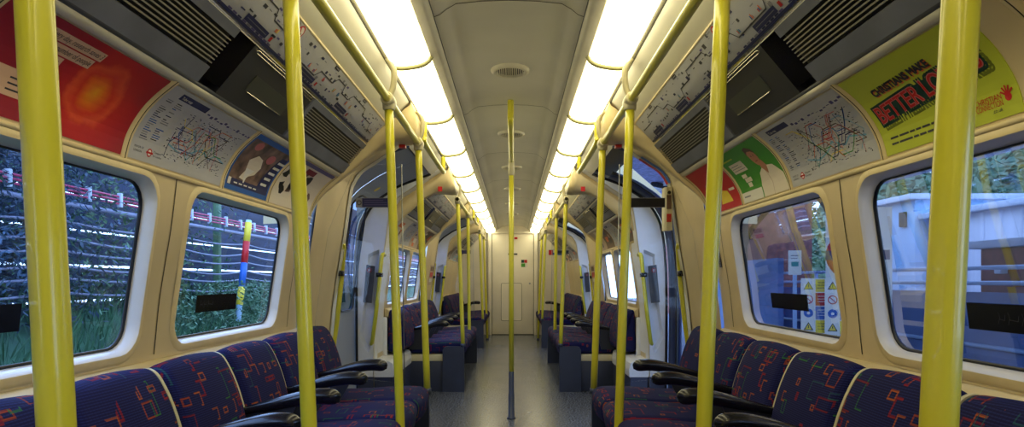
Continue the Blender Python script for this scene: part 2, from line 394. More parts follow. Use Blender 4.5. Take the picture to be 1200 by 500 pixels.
        # sliding doors closed on the left side
        if s == -1:
            for li, (ya, yb) in enumerate(((a-.012, (a+b)/2-.002), ((a+b)/2+.002, b+.012))):
                mb = MB(); L2 = [0]
                for p, q in zip(DP[:-1], DP[1:]): L2.append(L2[-1]+math.hypot(q[0]-p[0], q[1]-p[1]))
                def mp(u, v, off=.012):
                    for i in range(len(L2)-1):
                        if v <= L2[i+1] or i == len(L2)-2:
                            t = (v-L2[i])/(L2[i+1]-L2[i]); x = DP[i][0]+(DP[i+1][0]-DP[i][0])*t; z = DP[i][1]+(DP[i+1][1]-DP[i][1])*t
                            return (s*(x+off), u, z)
                wz0, wz1 = .83, 1.73
                hole = rrect(ya+.10, yb-.08, wz0, wz1, .09)
                holed(mb, [(ya,0),(yb,0),(yb,L2[-1]),(ya,L2[-1])], [hole], 'door_leaf', L2[1:-1], mp)
                dd = structure(mb.build('door_%d' % (li+1+(2 if a > 5 else 0)), recalc=False))
                mb = MB(); holed(mb, hole, [], 'door_glass', L2[1:-1], lambda u, v: mp(u, v, .015)); mb.build('pane', dd, recalc=False)
                mb = MB(); ring = [mp(u, v, .008) for u, v in hole]; mb.tube(ring+[ring[0]], .009, 'gasket', 6, caps=False); mb.build('gasket', dd)
                if li == 1 and a < 5:
                    mb = MB(); c0 = L2[-1]-.40; holed(mb, [(ya+.30+.03*math.cos(t), c0+.03*math.sin(t)) for t in [math.pi*k/8 for k in range(16)]], [], 'p_yellow', [], lambda u, v: mp(u, v, .006))
                    mb.build('warning_label', dd, recalc=False)

# ceiling centre, light troughs
mb = MB(); pr = [(-.285,2.062),(-.262,2.070),(-.235,2.092),(-.20,2.112),(-.1,2.122),(0,2.125),(.1,2.122),(.20,2.112),(.235,2.092),(.262,2.070),(.285,2.062)]
mb.loft([[(x, y, z) for x, z in pr] for y in (Y0, Y1)], 'ceiling', caps=False, closed=False); structure(mb.build('ceiling', recalc=False))
for k in range(10):
    ys = .99+1.455*k
    if ys > Y1-.3: break
    mb = MB(); mb.loft([[(x, ys+d, z-.0015) for x, z in pr] for d in (-.003, .003)], 'seam', caps=False, closed=False); structure(mb.build('trim_%d' % (200+k), recalc=False))
for s, side in SIDES:
    mb = MB(); mb.loft([[(s*x, y, z) for x, z in ((.285,2.062),(.283,2.055),(.315,2.045),(.340,2.030))] for y in (Y0, Y1)], 'ceiling_edge', caps=False, closed=False); structure(mb.build('ceiling', recalc=False))
    mb = MB(); mb.loft([[(s*x, y, z) for x, z in ((.512,2.008),(.53,2.004),(.532,2.008))] for y in (Y0, Y1)], 'ceiling_edge', caps=False, closed=False); structure(mb.build('ceiling', recalc=False))
    mb = MB(); mb.loft([[(s*x, y, z) for x, z in ((.34,2.03),(.36,2.06),(.5,2.04),(.515,2.008))] for y in (Y0, Y1)], 'ceiling_edge', caps=False, closed=False); structure(mb.build('ceiling', recalc=False))
    for (x, z) in ((.2835,2.0565), (.531,2.0035)):
        mb = MB(); mb.tube([(s*x, Y0, z), (s*x, Y1, z)], .0025, 'black', 6); structure(mb.build('trim_%d' % (220), recalc=False))
# lamps
LB = [1.80-.98*k for k in range(3, 0, -1)]+[1.80+.98*k for k in range(0, 12)]
def lens_mesh(s, L):
    mb = MB(); rings = []; nu, nv = 14, 22
    for j in range(nv+1):
        t = j/nv; w = 1-abs(2*t-1)**14
        w = max(0, w)**.5
        row = []
        for i in range(nu+1):
            u = -1+2*i/nu; d = .040*(max(0, 1-abs(u)**3.0))**.6
            x = (.3405+.5130)/2 + u*(.5130-.3405)/2; zb = 2.030+(2.007-2.030)*(u+1)/2
            row.append((s*x, t*L, zb-.004-d*w))
        rings.append(row)
    mb.loft(rings, 'lamp', caps=False, closed=False)
    return mb
def rim_mesh(s):
    mb = MB(); path = []
    for i in range(17):
        u = -1+2*i/16; d = .036*(max(0, 1-abs(u)**3.0))**.6
        x = (.335+.519)/2+u*(.519-.335)/2; zb = 2.031+(2.006-2.031)*(u+1)/2
        path.append((s*x, 0, zb-.004-d))
    mb.tube(path, .010, 'olive_rim', 8); return mb
for s, side in SIDES:
    proto = None
    nb = len(LB)-1
    for k in range(nb):
        if LB[k+1] < .3: 
            pass
        if proto is None:
            e = empty('ceiling_light', (0, LB[k]+.008, 0)); lens_mesh(s, .98-.016).build('diffuser', e)
            o = rim_mesh(s).build('rim', e); o.location = (0, .98-.008, 0); proto = e
        else: e = copy_tree(proto, (0, LB[k]+.008, 0))
        left = nb-1-k
        order = ['closest to the end wall','second from the end wall','third from the end wall','fourth from the end wall','fifth from the end wall','sixth from the end wall','seventh from the end wall','eighth from the end wall','ninth from the end wall','tenth from the end wall','eleventh from the end wall','twelfth from the end wall','thirteenth from the end wall','fourteenth from the end wall'][left]
        tag(e, 'glowing white diffuser in the %s ceiling light strip, %s' % (side, order), 'ceiling light', 'diffusers of the %s ceiling light strip' % side)

# ceiling vents
def vent():
    e = empty('ceiling_vent', (0,0,2.12)); mb = MB()
    rings = [[(r*math.cos(a), r*math.sin(a), z) for a in [2*math.pi*k/32 for k in range(32)]] for r, z in ((.098,.006),(.096,-.008),(.082,-.016),(.072,-.012),(.070,.0))]
    mb.loft(rings, 'ceiling_edge', caps=False); mb.build('rim', e)
    mb = MB(); mb.poly([(.071*math.cos(a), .071*math.sin(a), -.002) for a in [2*math.pi*k/32 for k in range(32)]], 'black'); mb.build('backing', e)
    mb = MB()
    for i in range(-6, 7):
        x = i*.0105; y = math.sqrt(max(.0001, .071**2-x*x)); mb.box((x-.0028, -y, -.012), (x+.0028, y, .0), 'ceiling_edge')
    mb.build('slats', e); return e
vp = vent(); vs_ = [3.25+1.40*k for k in range(6)]
vl = ['nearest, between the lights just past the frame top','second, seen behind the top of the central pole','third, beyond the central pole','fourth, about halfway to the end wall','fifth, second last before the end wall','last before the end wall']
for i, y in enumerate(vs_):
    e = vp if i == 0 else copy_tree(vp, (0, y, 2.12)); e.location = (0, y, 2.12)
    tag(e, 'round slatted ceiling vent, '+vl[i], 'ceiling vent', 'ceiling vents along the middle')

# floor, end walls
mb = MB(); mb.loft([[(x, y, z) for x, z in ((-.84,1.93),(-.66,2.0),(-.5,2.13),(0,2.22),(.5,2.13),(.66,2.0),(.84,1.93))] for y in (Y0-.02, Y1+.02)], 'charcoal', caps=False, closed=False)
structure(mb.build('roof', recalc=False))  # unseen outer shell, added to keep sky light from leaking past the ceiling
mb = MB(); mb.poly([(-1.26,Y0,0),(1.26,Y0,0),(1.26,Y1,0),(-1.26,Y1,0)], 'floor_vinyl'); structure(mb.build('floor', recalc=False))
sec = [(1.127,0)]+WALLP[1:]+POST+[GR0,GR1,DG1,(.53,2.005),(.285,2.06),(.2,2.112),(0,2.125)]
for yy, nm in ((Y0, 'wall_back'), (Y1, 'wall_front')):
    mb = MB(); mb.box((-1.30, min(yy, yy+(.05 if yy > 0 else -.05)), -.02), (1.30, max(yy, yy+(.05 if yy > 0 else -.05)), 2.25), 'endwall'); structure(mb.build(nm, recalc=False))
# end door with frame
mb = MB(); mb.box((-.40,Y1-.028,.01),(.40,Y1-.002,1.96), 'endwall', .006); d = structure(mb.build('door_9'))
mb = MB(); mb.loft([[(x, y, z) for x, z in rrect(-.22, .17, .28, 1.0, .03)] for y in (Y1-.030, Y1-.036, Y1-.030)][:2], 'endwall'); mb.build('door_panel', d)
mb = MB()
for lp in (rrect(-.225, .175, .275, 1.005, .03),):
    r = [(x, Y1-.031, z) for x, z in lp]; mb.tube(r+[r[0]], .003, 'seam', 6, caps=False)
mb.build('panel_groove', d)
mb = MB(); mb.cyl((.33,Y1-.03,1.0),(.33,Y1-.07,1.0),.018,'steel'); mb.build('lock', d)
mb = MB(); mb.box((-.48,Y1-.05,0),(-.41,Y1,1.99),'endwall',.008); mb.box((.41,Y1-.05,0),(.48,Y1,1.99),'endwall',.008); mb.box((-.48,Y1-.05,1.965),(.48,Y1,2.0),'endwall',.008)
mb.box((-.9,Y1-.02,1.985),(.9,Y1,2.0),'endwall',.003); mb.box((-.41,Y1-.045,0),(.41,Y1-.002,.014),'seam'); structure(mb.build('trim_300'))
mb = MB()
for x in (-.405,.405,-.50,.50): mb.box((x-.003,Y1-.034,.0),(x+.003,Y1-.0005,1.985),'seam')
structure(mb.build('trim_301'))
def flat_sign(name, x0, x1, z0, z1, m, label, cat, y=Y1-.032, d=.004, extra=None):
    mb = MB(); mb.box((x0,y-d,z0),(x1,y,z1),m)
    if extra:
        for (a,b,c,dd,mm) in extra: mb.box((a,y-d-.0015,c),(b,y-d,dd),mm)
    return tag(mb.build(name), label, cat)
flat_sign('door_notice', .16,.285,1.315,1.465,'p_white','white square notice with green and red blocks on the end door','notice', extra=[(.165,.22,1.40,1.46,'p_dkgreen'),(.222,.28,1.40,1.46,'p_red'),(.165,.24,1.32,1.39,'p_green')])
flat_sign('red_sticker', .03,.09,1.86,1.90,'p_red','tiny red sticker near the top of the end door','sticker')
flat_sign('door_number_plate', -.09,.09,1.555,1.585,'p_dkgrey','thin dark plate across the upper end door','plate')
flat_sign('end_wall_notice', .70,1.02,1.555,1.655,'p_blue','small blue and red notice high on the end wall, right','notice', y=Y1-.004, extra=[(.70,.78,1.555,1.65,'p_red'),(.79,.84,1.60,1.65,'p_white')])

# ------------------------------------------------------------------ grilles, units above the windows
gd = Vector((GR1[0]-GR0[0], GR1[1]-GR0[1])); gl = gd.length; gd.normalize(); gn = Vector((-gd.y, gd.x)); 
if gn.y > 0: gn = -gn
def gp(s, y, t, off=0.0, base=GR0, d=gd, n=gn): return (s*(base[0]+d.x*t+n.x*off), y, base[1]+d.y*t+n.y*off)
def gbox(mb, s, y0, y1, t0, t1, o0, o1, m):
    mb.loft([[gp(s,y,t0,o0), gp(s,y,t1,o0), gp(s,y,t1,o1), gp(s,y,t0,o1)] for y in (y0, y1)], m, smooth=False)
def grille(s, y0, y1, label, nslot=9, grp=None):
    e = empty('ventilation_grille', (s*.82, (y0+y1)/2, 1.71)); P = Vector(e.location)
    def fin(mb, nm):
        for v in mb.bm.verts: v.co -= P
        return mb.build(nm, e)
    mb = MB(); gbox(mb, s, y0, y1, 0, gl, -.03, -.012, 'black'); fin(mb, 'backing')
    mb = MB(); a, b = gl*.29, gl*.85
    gbox(mb, s, y0, y1, 0, a, -.012, .003, 'grille'); gbox(mb, s, y0, y1, b, gl, -.012, .003, 'grille'); gbox(mb, s, y0, y0+.03, a, b, -.012, .003, 'grille'); 
    fin(mb, 'frame')
    mb = MB()
    for i in range(1, nslot):
        t = a+(b-a)*i/nslot; gbox(mb, s, y0+.02, y1-.005, t-.0019, t+.0019, -.012, .0025, 'slat')
    fin(mb, 'slats')
    tag(e, label, 'ventilation grille', grp)
def aunit(s, y0, y1, label, light=False):
    e = empty('air_outlet_unit', (s*.82, (y0+y1)/2, 1.71)); P = Vector(e.location)
    def fin(mb, nm):
        for v in mb.bm.verts: v.co -= P
        return mb.build(nm, e)
    mb = MB(); gbox(mb, s, y0, y1, 0, gl, -.05, -.03, 'black'); gbox(mb, s, y0+.10, y1, 0, gl*.97, -.03, .002, 'unit'); fin(mb, 'housing')
    mb = MB(); mb.loft([[gp(s,y0+.005,gl*.1,-.028), gp(s,y0+.005,gl,-.028)], [gp(s,y0+.10,gl*.1,.002), gp(s,y0+.10,gl,.002)]], 'gloss_black', caps=False, closed=False); fin(mb, 'slope')
    mb = MB(); gbox(mb, s, y0+.22, y1-.13, gl*.30, gl*.62, .002, .005, 'unit_panel'); fin(mb, 'panel')
    mb = MB(); ya, yb = y0+.13, y1
    for t in (gl*.90, gl*.955): mb.tube([gp(s,ya,t,.006), gp(s,yb,t,.006)], .0018, 'chrome', 6)
    mb.tube([gp(s,ya,gl*.90,.006), gp(s,ya-.01,gl*.93,.006), gp(s,ya,gl*.955,.006)], .0018, 'chrome', 6); fin(mb, 'handle')
    mb = MB(); mb.tube([gp(s,y0+.23,gl*.30,.007), gp(s,y1-.14,gl*.30,.007)], .002, 'chrome', 6); fin(mb, 'bright_edge')
    tag(e, label, 'air outlet unit')
for s, side in SIDES:
    grille(s, Y0+.02, .30, 'dark slatted air grille beside the camera, %s side, foremost' % side)
    aunit(s, .32, .98, 'black air outlet unit beside the camera, %s side' % side)
    grille(s, 1.0, 1.83, 'dark slatted air grille above the nearest advert, %s side' % side)
    aunit(s, 1.84, 2.50, 'black unit with two bright metal lines over the tube map, %s side' % side)
    grille(s, 2.52, 3.39, 'dark slatted air grille ending at the first doorway arch, %s side' % side)
    grille(s, 5.46, 6.25, 'dark air grille in the middle seating bay, nearer one, %s side' % side)
    aunit(s, 6.27, 6.95, 'small black unit between grilles in the middle bay, %s side' % side)
    grille(s, 6.97, 7.72, 'dark air grille in the middle bay, farther one, %s side' % side)
    grille(s, 10.15, 11.2, 'dark air grille in the far bay before its black unit, %s side' % side)
    aunit(s, 11.22, 11.85, 'small black unit in the far seating bay, %s side' % side)
    grille(s, 11.87, 12.58, 'dark air grille touching the end wall, %s side' % side)

# ------------------------------------------------------------------ printed sheets on curved panels
FT = {}
def text_geo(t):
    if t in FT: return FT[t]
    cu = bpy.data.curves.new('t', 'FONT'); cu.body = t; cu.size = 1; cu.resolution_u = 3
    ob = bpy.data.objects.new('t', cu); C.objects.link(ob)
    bpy.context.view_layer.update()
    me = bpy.data.meshes.new_from_object(ob.evaluated_get(bpy.context.evaluated_depsgraph_get()))
    vs = [(v.co.x, v.co.y) for v in me.vertices]; fs = [tuple(p.vertices) for p in me.polygons]
    C.objects.unlink(ob); bpy.data.objects.remove(ob); bpy.data.curves.remove(cu); bpy.data.meshes.remove(me)
    w = max([v[0] for v in vs] or [0]); FT[t] = (vs, fs, w); return FT[t]
class Sheet:
    """a printed sheet: everything is drawn flat in metres (u right, v up), then bent onto its surface"""
    def __init__(s, W, H, base='paper', r=.0):
        s.W, s.H = W, H; s.bm = bmesh.new(); s.mats = []; s.base = base
        s.add([(0,0),(W,0),(W,H),(0,H)], base, 0)
        s.bmb = None
    def mi(s, m):
        if m not in s.mats: s.mats.append(m)
        return s.mats.index(m)
    def add(s, pts, m, l):
        vs = [s.bm.verts.new((min(max(u,0),s.W), min(max(v,0),s.H), l)) for u, v in pts]
        try: f = s.bm.faces.new(vs); f.material_index = s.mi(m)
        except ValueError: pass
    def rect(s, a, b, c, d, m, l=1): s.add([(a,b),(c,b),(c,d),(a,d)], m, l)
    def circ(s, x, y, r, m, l=1, ry=None, n=24): s.add([(x+r*math.cos(2*math.pi*k/n), y+(ry or r)*math.sin(2*math.pi*k/n)) for k in range(n)], m, l)
    def line(s, pts, w, m, l=2):
        for (a, b), (c, d) in zip(pts[:-1], pts[1:]):
            L = math.hypot(c-a, d-b)
            if L < 1e-6: continue
            nx, ny = -(d-b)/L*w/2, (c-a)/L*w/2; ex, ey = (c-a)/L*w*.3, (d-b)/L*w*.3
            s.add([(a-nx-ex,b-ny-ey),(c-nx+ex,d-ny+ey),(c+nx+ex,d+ny+ey),(a+nx-ex,b+ny-ey)], m, l)
    def text(s, t, u, v, size, m, l=3, rot=0, wmax=None, bold=0, slant=0.0):
        vs, fs, w = text_geo(t); k = size*1.0; kx = k
        if wmax: kx = wmax/max(w, 1e-6)
        cr, sr = math.cos(rot), math.sin(rot); offs = [(0,0)] if not bold else [(-bold,0),(bold,0),(0,bold),(0,-bold),(bold,bold),(-bold,-bold),(bold,-bold),(-bold,bold)]
        for ox, oy in offs:
            nv = [s.bm.verts.new((u+(x*kx+y*k*slant+ox)*cr-(y*k+oy)*sr, v+(x*kx+y*k*slant+ox)*sr+(y*k+oy)*cr, l)) for x, y in vs]
            mi = s.mi(m)
            for f in fs:
                try: g = s.bm.faces.new([nv[i] for i in f]); g.material_index = mi
                except ValueError: pass
        return w*kx
    def finish(s, name, mapf, cut=.02, layer=.00035, th=.002):
        b = s.bm
        if cut:
            v = cut
            while v < s.H:
                bmesh.ops.bisect_plane(b, geom=list(b.verts)+list(b.edges)+list(b.faces), plane_co=(0,v,0), plane_no=(0,1,0)); v += cut
        uvl = b.loops.layers.uv.new('UVMap')
        for f in b.faces:
            for lp in f.loops: lp[uvl].uv = (lp.vert.co.x, lp.vert.co.y)
        for v in b.verts: v.co = Vector(mapf(v.co.x, v.co.y, th+v.co.z*layer))
        # sheet edge
        me = bpy.data.meshes.new(name)
        n = 14; W, H = s.W, s.H
        edge = [(W*k/n,0) for k in range(n)]+[(W,H*k/n) for k in range(n)]+[(W-W*k/n,H) for k in range(n)]+[(0,H-H*k/n) for k in range(n)]
        e0 = [b.verts.new(mapf(u,v,th)) for u, v in edge]; e1 = [b.verts.new(mapf(u,v,0)) for u, v in edge]
        for i in range(len(edge)):
            j = (i+1) % len(edge); f = b.faces.new((e0[i],e0[j],e1[j],e1[i])); f.material_index = 0
        b.to_mesh(me); b.free()
        for m in s.mats: me.materials.append(M[m])
        o = bpy.data.objects.new(name, me); C.objects.link(o); return o
def arcmap(prof, s, y0, y1, inset=0.0):
    """u runs so that writing reads correctly from the aisle"""
    L = [0]
    for p, q in zip(prof[:-1], prof[1:]): L.append(L[-1]+math.hypot(q[0]-p[0], q[1]-p[1]))
    def f(u, v, off):
        v = min(max(v+inset, 0), L[-1]-1e-6); y = y0+u if s < 0 else y1-u
        for i in range(len(L)-1):
            if v <= L[i+1]:
                p, q = prof[i], prof[i+1]; t = (v-L[i])/(L[i+1]-L[i]); d = Vector((q[0]-p[0], q[1]-p[1])).normalized()
                n = Vector((-d.y, d.x)); 
                if n.x > 0: n = -n
                return (s*(p[0]+(q[0]-p[0])*t+n.x*off), y, p[1]+(q[1]-p[1])*t+n.y*off)
    return f, L[-1]
PIN = .012
_, PL = arcmap(POST, -1, 0, 1); PHT = PL-2*PIN

def tube_map(sh, seed):
    W, H = sh.W, sh.H; rd = random.Random(seed)
    sh.rect(.01,.01,W-.01,H-.01,'paper',1)
    sh.rect(.06, H-.034, .22, H-.012, 'p_navy', 2); sh.text('Tube map', .07, H-.029, .014, 'p_white', 3)
    for col in range(2):
        x = .025+col*.052
        for i in range(26):
            y = H-.05-i*.0068
            if y < .06: break
            if rd.random() < .15: continue
            sh.rect(x, y, x+.018+rd.random()*.022, y+.0028, rd.choice(['p_navy','p_grey','p_grey','p_blue','p_dkgrey']), 2)
    for i in range(14): sh.rect(.235+i*.024, H-.045+rd.random()*.01, .235+i*.024+.016, H-.040+rd.random()*.012, 'p_purple', 2)
    # thames, lines
    cols = ['p_red','p_blue','p_green','p_brown','p_yellow','p_pink','p_navy','p_black','p_ltblue','p_teal','p_orange','p_purple','p_grey']
    x0, x1, y0, y1 = .15, W-.02, .03, H-.055
    sh.line([(x0+.02,y0+.045),(x0+.09,y0+.03),(x0+.16,y0+.045),(x0+.21,y0+.07),(x0+.27,y0+.045),(x0+.31,y0+.065),(x1-.01,y0+.05)], .005, 'p_ltblue', 2)
    for k in range(26):
        x = rd.uniform(x0+.02, x1-.02); y = rd.uniform(y0+.01, y1-.01); m = cols[k % len(cols)]; pts = [(x, y)]; d = rd.randrange(8)
        for q in range(rd.randrange(3, 7)):
            L = rd.uniform(.025, .085); a = d*math.pi/4; x2, y2 = x+L*math.cos(a), y+L*math.sin(a)
            if not (x0 < x2 < x1 and y0 < y2 < y1): d = (d+3) % 8; continue
            pts.append((x2, y2)); x, y = x2, y2; d = (d+rd.choice((-1,0,1,-1,1))) % 8
        if len(pts) > 1: sh.line(pts, .0026, m, 3+(k % 2)*.5)
    for k in range(230):
        x = rd.uniform(x0, x1-.015); y = rd.uniform(y0, y1); w = rd.uniform(.006,.014)
        sh.rect(x, y, x+w, y+.0016, rd.choice(['p_navy','p_grey','p_purple','p_dkgrey']), 2)
    for k in range(40): sh.circ(rd.uniform(x0,x1), rd.uniform(y0,y1), .0026, 'p_black', 5, n=8)
    # roundel bottom-left
    cx, cy = .095, .030
    sh.circ(cx, cy, .0125, 'p_red', 3); sh.circ(cx, cy, .0085, 'p_white', 4); sh.rect(cx-.017, cy-.0028, cx+.017, cy+.0028, 'p_red', 5)
    sh.text('Transport', cx+.02, cy+.003, .010, 'p_dkgrey', 3); sh.text('for London', cx+.02, cy-.008, .010, 'p_dkgrey', 3)
    sh.text('MAYOR OF', .018, cy+.004, .009, 'p_dkgrey', 3); sh.text('LONDON', .018, cy-.007, .009, 'p_dkgrey', 3)

def research_mat():
    m = mat('research_print', (176,36,40), .35, spec=.35); k = NB(m); b = k.n['Principled BSDF']
    uv = k.n.new('ShaderNodeUVMap'); sp = k.n.new('ShaderNodeSeparateXYZ'); k.l.new(uv.outputs[0], sp.inputs[0])
    nz = k.n.new('ShaderNodeTexNoise'); nz.inputs['Scale'].default_value = 14; nz.inputs['Detail'].default_value = 5; k.l.new(uv.outputs[0], nz.inputs['Vector'])
    du = k.m('DIVIDE', k.m('SUBTRACT', sp.outputs[0], .36), .085); dv = k.m('DIVIDE', k.m('SUBTRACT', sp.outputs[1], .125), .085)
    d = k.m('SQRT', k.m('ADD', k.m('MULTIPLY', du, du), k.m('MULTIPLY', dv, dv)))
    d = k.m('ADD', d, k.m('MULTIPLY_ADD', nz.outputs['Fac'], .7, -.35))
    r = k.n.new('ShaderNodeValToRGB'); k.l.new(k.m('DIVIDE', d, 2.6), r.inputs[0]); e = r.color_ramp.elements
    e[0].position = 0; e[0].color = (*lin((236,160,30)), 1); e[1].position = 1; e[1].color = (*lin((150,36,44)), 1)
    for p, c in ((.14,(232,110,30)),(.26,(214,54,34)),(.36,(226,84,46)),(.44,(196,40,36)),(.7,(176,30,38))):
        x = e.new(p); x.color = (*lin(c), 1)
    du2 = k.m('SUBTRACT', .30, sp.outputs[0])
    r2 = k.m('MAXIMUM', k.m('MULTIPLY', du2, 2.0), 0)
    k.l.new(k.mix(k.m('MINIMUM', r2, .8), r.outputs[0], lin((158,32,60))), b.inputs['Base Color'])
research_mat()
def fabric_mat():
    m = mat('ship_print', (120,96,84), .4); k = NB(m); b = k.n['Principled BSDF']
    uv = k.n.new('ShaderNodeUVMap'); nz = k.n.new('ShaderNodeTexNoise'); nz.inputs['Scale'].default_value = 16; k.l.new(uv.outputs[0], nz.inputs['Vector'])
    r = k.n.new('ShaderNodeValToRGB'); k.l.new(nz.outputs['Fac'], r.inputs[0]); e = r.color_ramp.elements
    e[0].position = .3; e[0].color = (*lin((66,50,46)), 1); e[1].position = .7; e[1].color = (*lin((150,120,104)), 1)
    k.l.new(r.outputs[0], b.inputs['Base Color'])
fabric_mat()

def put(sh, s, y0, y1, label, name='advert_poster', cat='poster', prof=POST, inset=PIN):
    f, _ = arcmap(prof, s, y0, y1, inset); return tag(sh.finish(name, f), label, cat)
# left: research advert (only part in frame)
def gapw(a, b): return b-a
a, b = 1.215, 1.755
sh = Sheet(b-a, PHT, 'research_print')
W, H = sh.W, sh.H
for i, t in enumerate(('Every day, research saves 3','times the number of people','in this carriage.')):
    vs, fs, w = text_geo(t); k = .021; y = H-.040-i*.029; w2 = w*k*.72
    x0 = .290-[0,.012,.085][i]-w2; sh.rect(x0-.006, y-.007, x0+w2+.006, y+.0185, 'p_beige', 1); sh.text(t, x0, y, k, 'p_dkgrey', 3, wmax=w2, slant=.15)
sh.rect(.01,.045,.235,.105,'p_beige',1)
for i in range(3): sh.rect(.12,.057+i*.013,.215-i*.02,.061+i*.013,'p_dkgrey',2)
put(sh, -1, a, b, 'red and orange advert reading research saves 3, beside the nearest left pole')
a, b = 1.785, 2.345; sh = Sheet(b-a, PHT); tube_map(sh, 3); put(sh, -1, a, b, 'underground map poster on the left, between the red and the blue-edged adverts', 'tube_map_poster')
a, b = 2.375, 2.785; sh = Sheet(b-a, PHT, 'p_blue'); W, H = sh.W, sh.H
sh.rect(.016,.020,W-.016,H-.022,'ship_print',1); sh.add([(.10,.055),(.125,.09),(.105,.135),(.15,.165),(.205,.155),(.235,.12),(.215,.085),(.17,.07),(.145,.05)],'p_cream',2)
sh.add([(.12,.10),(.135,.06),(.15,.03),(.16,.065),(.2,.10)],'p_white',3); sh.circ(.26,.17,.035,'p_pink',2,ry=.022); sh.circ(.09,.2,.03,'p_pink',2,ry=.02)
sh.rect(.045,.020,W-.016,.046,'p_navy',3); sh.add([(W-.13,.046),(W-.016,.046),(W-.016,.20),(W-.075,.20)],'p_navy',3)
for i in range(5): sh.rect(W-.105+i*.008,.055+i*.028,W-.105+.06+i*.01,.066+i*.028,'p_white',4)
for i in range(5): sh.rect(.07+i*.045,.029,.10+i*.045,.034,'p_white',4)
sh.rect(.018,.021,.042,.047,'p_white',4)
put(sh, -1, a, b, 'blue-bordered advert with a white folded shape on brown, left side')
a, b = 2.815, 3.37; sh = Sheet(b-a, PHT, 'p_cream'); W, H = sh.W, sh.H; rd = random.Random(5)
for k in range(16):
    cx, cy = rd.uniform(.03,.5), rd.uniform(.03,.20); pts = []
    for q in range(7): an = q*2*math.pi/7; r = rd.uniform(.012,.045); pts.append((cx+r*math.cos(an), cy+r*math.sin(an)*.8))
    sh.add(pts, rd.choice(['p_black','p_dkgrey','p_black','p_brown']), 2+k*.1)
sh.rect(.20,H-.06,.33,H-.03,'p_dkred',4); sh.rect(0,H-.02,W,H,'p_purple',4)
put(sh, -1, a, b, 'pale advert with black splattered drawing, last on the left before the doorway')
# right adverts
a, b = 1.305, 1.785; sh = Sheet(b-a, PHT, 'p_lime'); W, H = sh.W, sh.H
x = .125
sh.text('CHRISTIANS MAKE', .075, H-.088, .030, 'p_orange', 2, rot=.05, wmax=.235, bold=.0012); sh.text('CHRISTIANS MAKE', .073, H-.084, .030, 'p_dkgrey', 3, rot=.05, wmax=.235, bold=.0014)
t = 'BETTER LOVERS'
sh.text(t, .040, .076, .070, 'p_shadow', 1, rot=.085, wmax=.405, bold=.010)
sh.add([(.045,.088),(.2,.098),(.39,.122),(.41,.14),(.40,.16),(.22,.148),(.04,.134)],'p_dkgreen',1.5)
sh.text(t, .030, .086, .070, 'p_dkgreen', 2, rot=.085, wmax=.405, bold=.009); sh.text(t, .030, .088, .068, 'p_pink', 3, rot=.085, wmax=.405, bold=.0022); sh.text(t, .030, .088, .068, 'p_red', 4, rot=.085, wmax=.405)
for i, seg in enumerate((((.035,.07),(.075,.115),(.12,.14),(.145,.165),(.17,.20),(.205,.24),(.25,.262)), ((.035,.065),(.07,.125),(.13,.15),(.155,.18),(.185,.22),(.225,.26)))):
    for (p, q) in seg: sh.rect(p, .040-i*.016, q, .0455-i*.016, 'p_dkgrey', 2)
sh.text('CHRISTIAN', W-.125, .040, .019, 'p_red', 3, wmax=.078); sh.text('CONNECTION', W-.125, .026, .019, 'p_red', 3, wmax=.078); sh.text('.co.uk', W-.08, .015, .012, 'p_dkgrey', 3)
sh.circ(W-.030,.040,.009,'p_red',2); 
for i in range(5): sh.line([(W-.030,.042),(W-.030+.018*math.cos(.6+i*.5),.042+.022*math.sin(.6+i*.5))],.004,'p_red',3)
put(sh, 1, a, b, 'lime green advert reading CHRISTIANS MAKE BETTER LOVERS on the right')
a, b = 1.815, 2.385; sh = Sheet(b-a, PHT); tube_map(sh, 11); put(sh, 1, a, b, 'underground map poster on the right, between the lime and the green adverts', 'tube_map_poster')
a, b = 2.415, 2.885; sh = Sheet(b-a, PHT, 'p_green'); W, H = sh.W, sh.H
sh.add([(W-.235,0),(W-.235,.05),(W-.20,.10),(W-.14,.125),(W-.06,.115),(W-.01,.07),(W-.002,.0)],'p_cream',2); sh.add([(W-.16,.12),(W-.15,.15),(W-.12,.15),(W-.105,.12),(W-.125,.085)],'p_skin',3)
sh.circ(W-.155,.175,.034,'p_skin',3,ry=.045); sh.add([(W-.192,.19),(W-.18,.222),(W-.15,.228),(W-.12,.21),(W-.116,.185),(W-.135,.2),(W-.165,.205)],'p_brown',4)
sh.line([(W-.14,.10),(W-.125,.05),(W-.13,0)],.003,'p_tan',4); sh.circ(W-.165,.18,.004,'p_brown',5,n=8); sh.circ(W-.142,.18,.004,'p_brown',5,n=8); sh.line([(W-.165,.152),(W-.145,.152)],.003,'p_dkred',5)
sh.rect(0,0,W-.245,.045,'p_white',2); sh.rect(.02,.022,.09,.028,'p_grey',3)
sh.rect(.045,.135,.19,.185,'p_cream',2)
for i in range(3): sh.rect(.055,.146+i*.012,.18-i*.02,.149+i*.012,'p_grey',3)
for (p,q,r,t2) in ((.09,.105,.14,.122),(.10,.083,.17,.102),(.11,.06,.15,.080)): sh.rect(p,q,r,t2,'p_cream',2)
sh.rect(.02,.205,.14,.212,'p_lime',2)
put(sh, 1, a, b, 'green advert with a man in a white shirt, right side')
a, b = 2.915, 3.37; sh = Sheet(b-a, PHT, 'p_red'); W, H = sh.W, sh.H
for i in range(3): sh.rect(.10+.02*i,.135-i*.025,.32-.03*i,.152-i*.025,'p_pink',2)
sh.add([(.20,.03),(.36,.03),(.33,.085),(.24,.10)],'p_yellow',2); sh.rect(W-.10,.08,W-.03,.092,'p_cream',2)
put(sh, 1, a, b, 'red advert with pale lettering and a yellow corner, right side before the doorway')
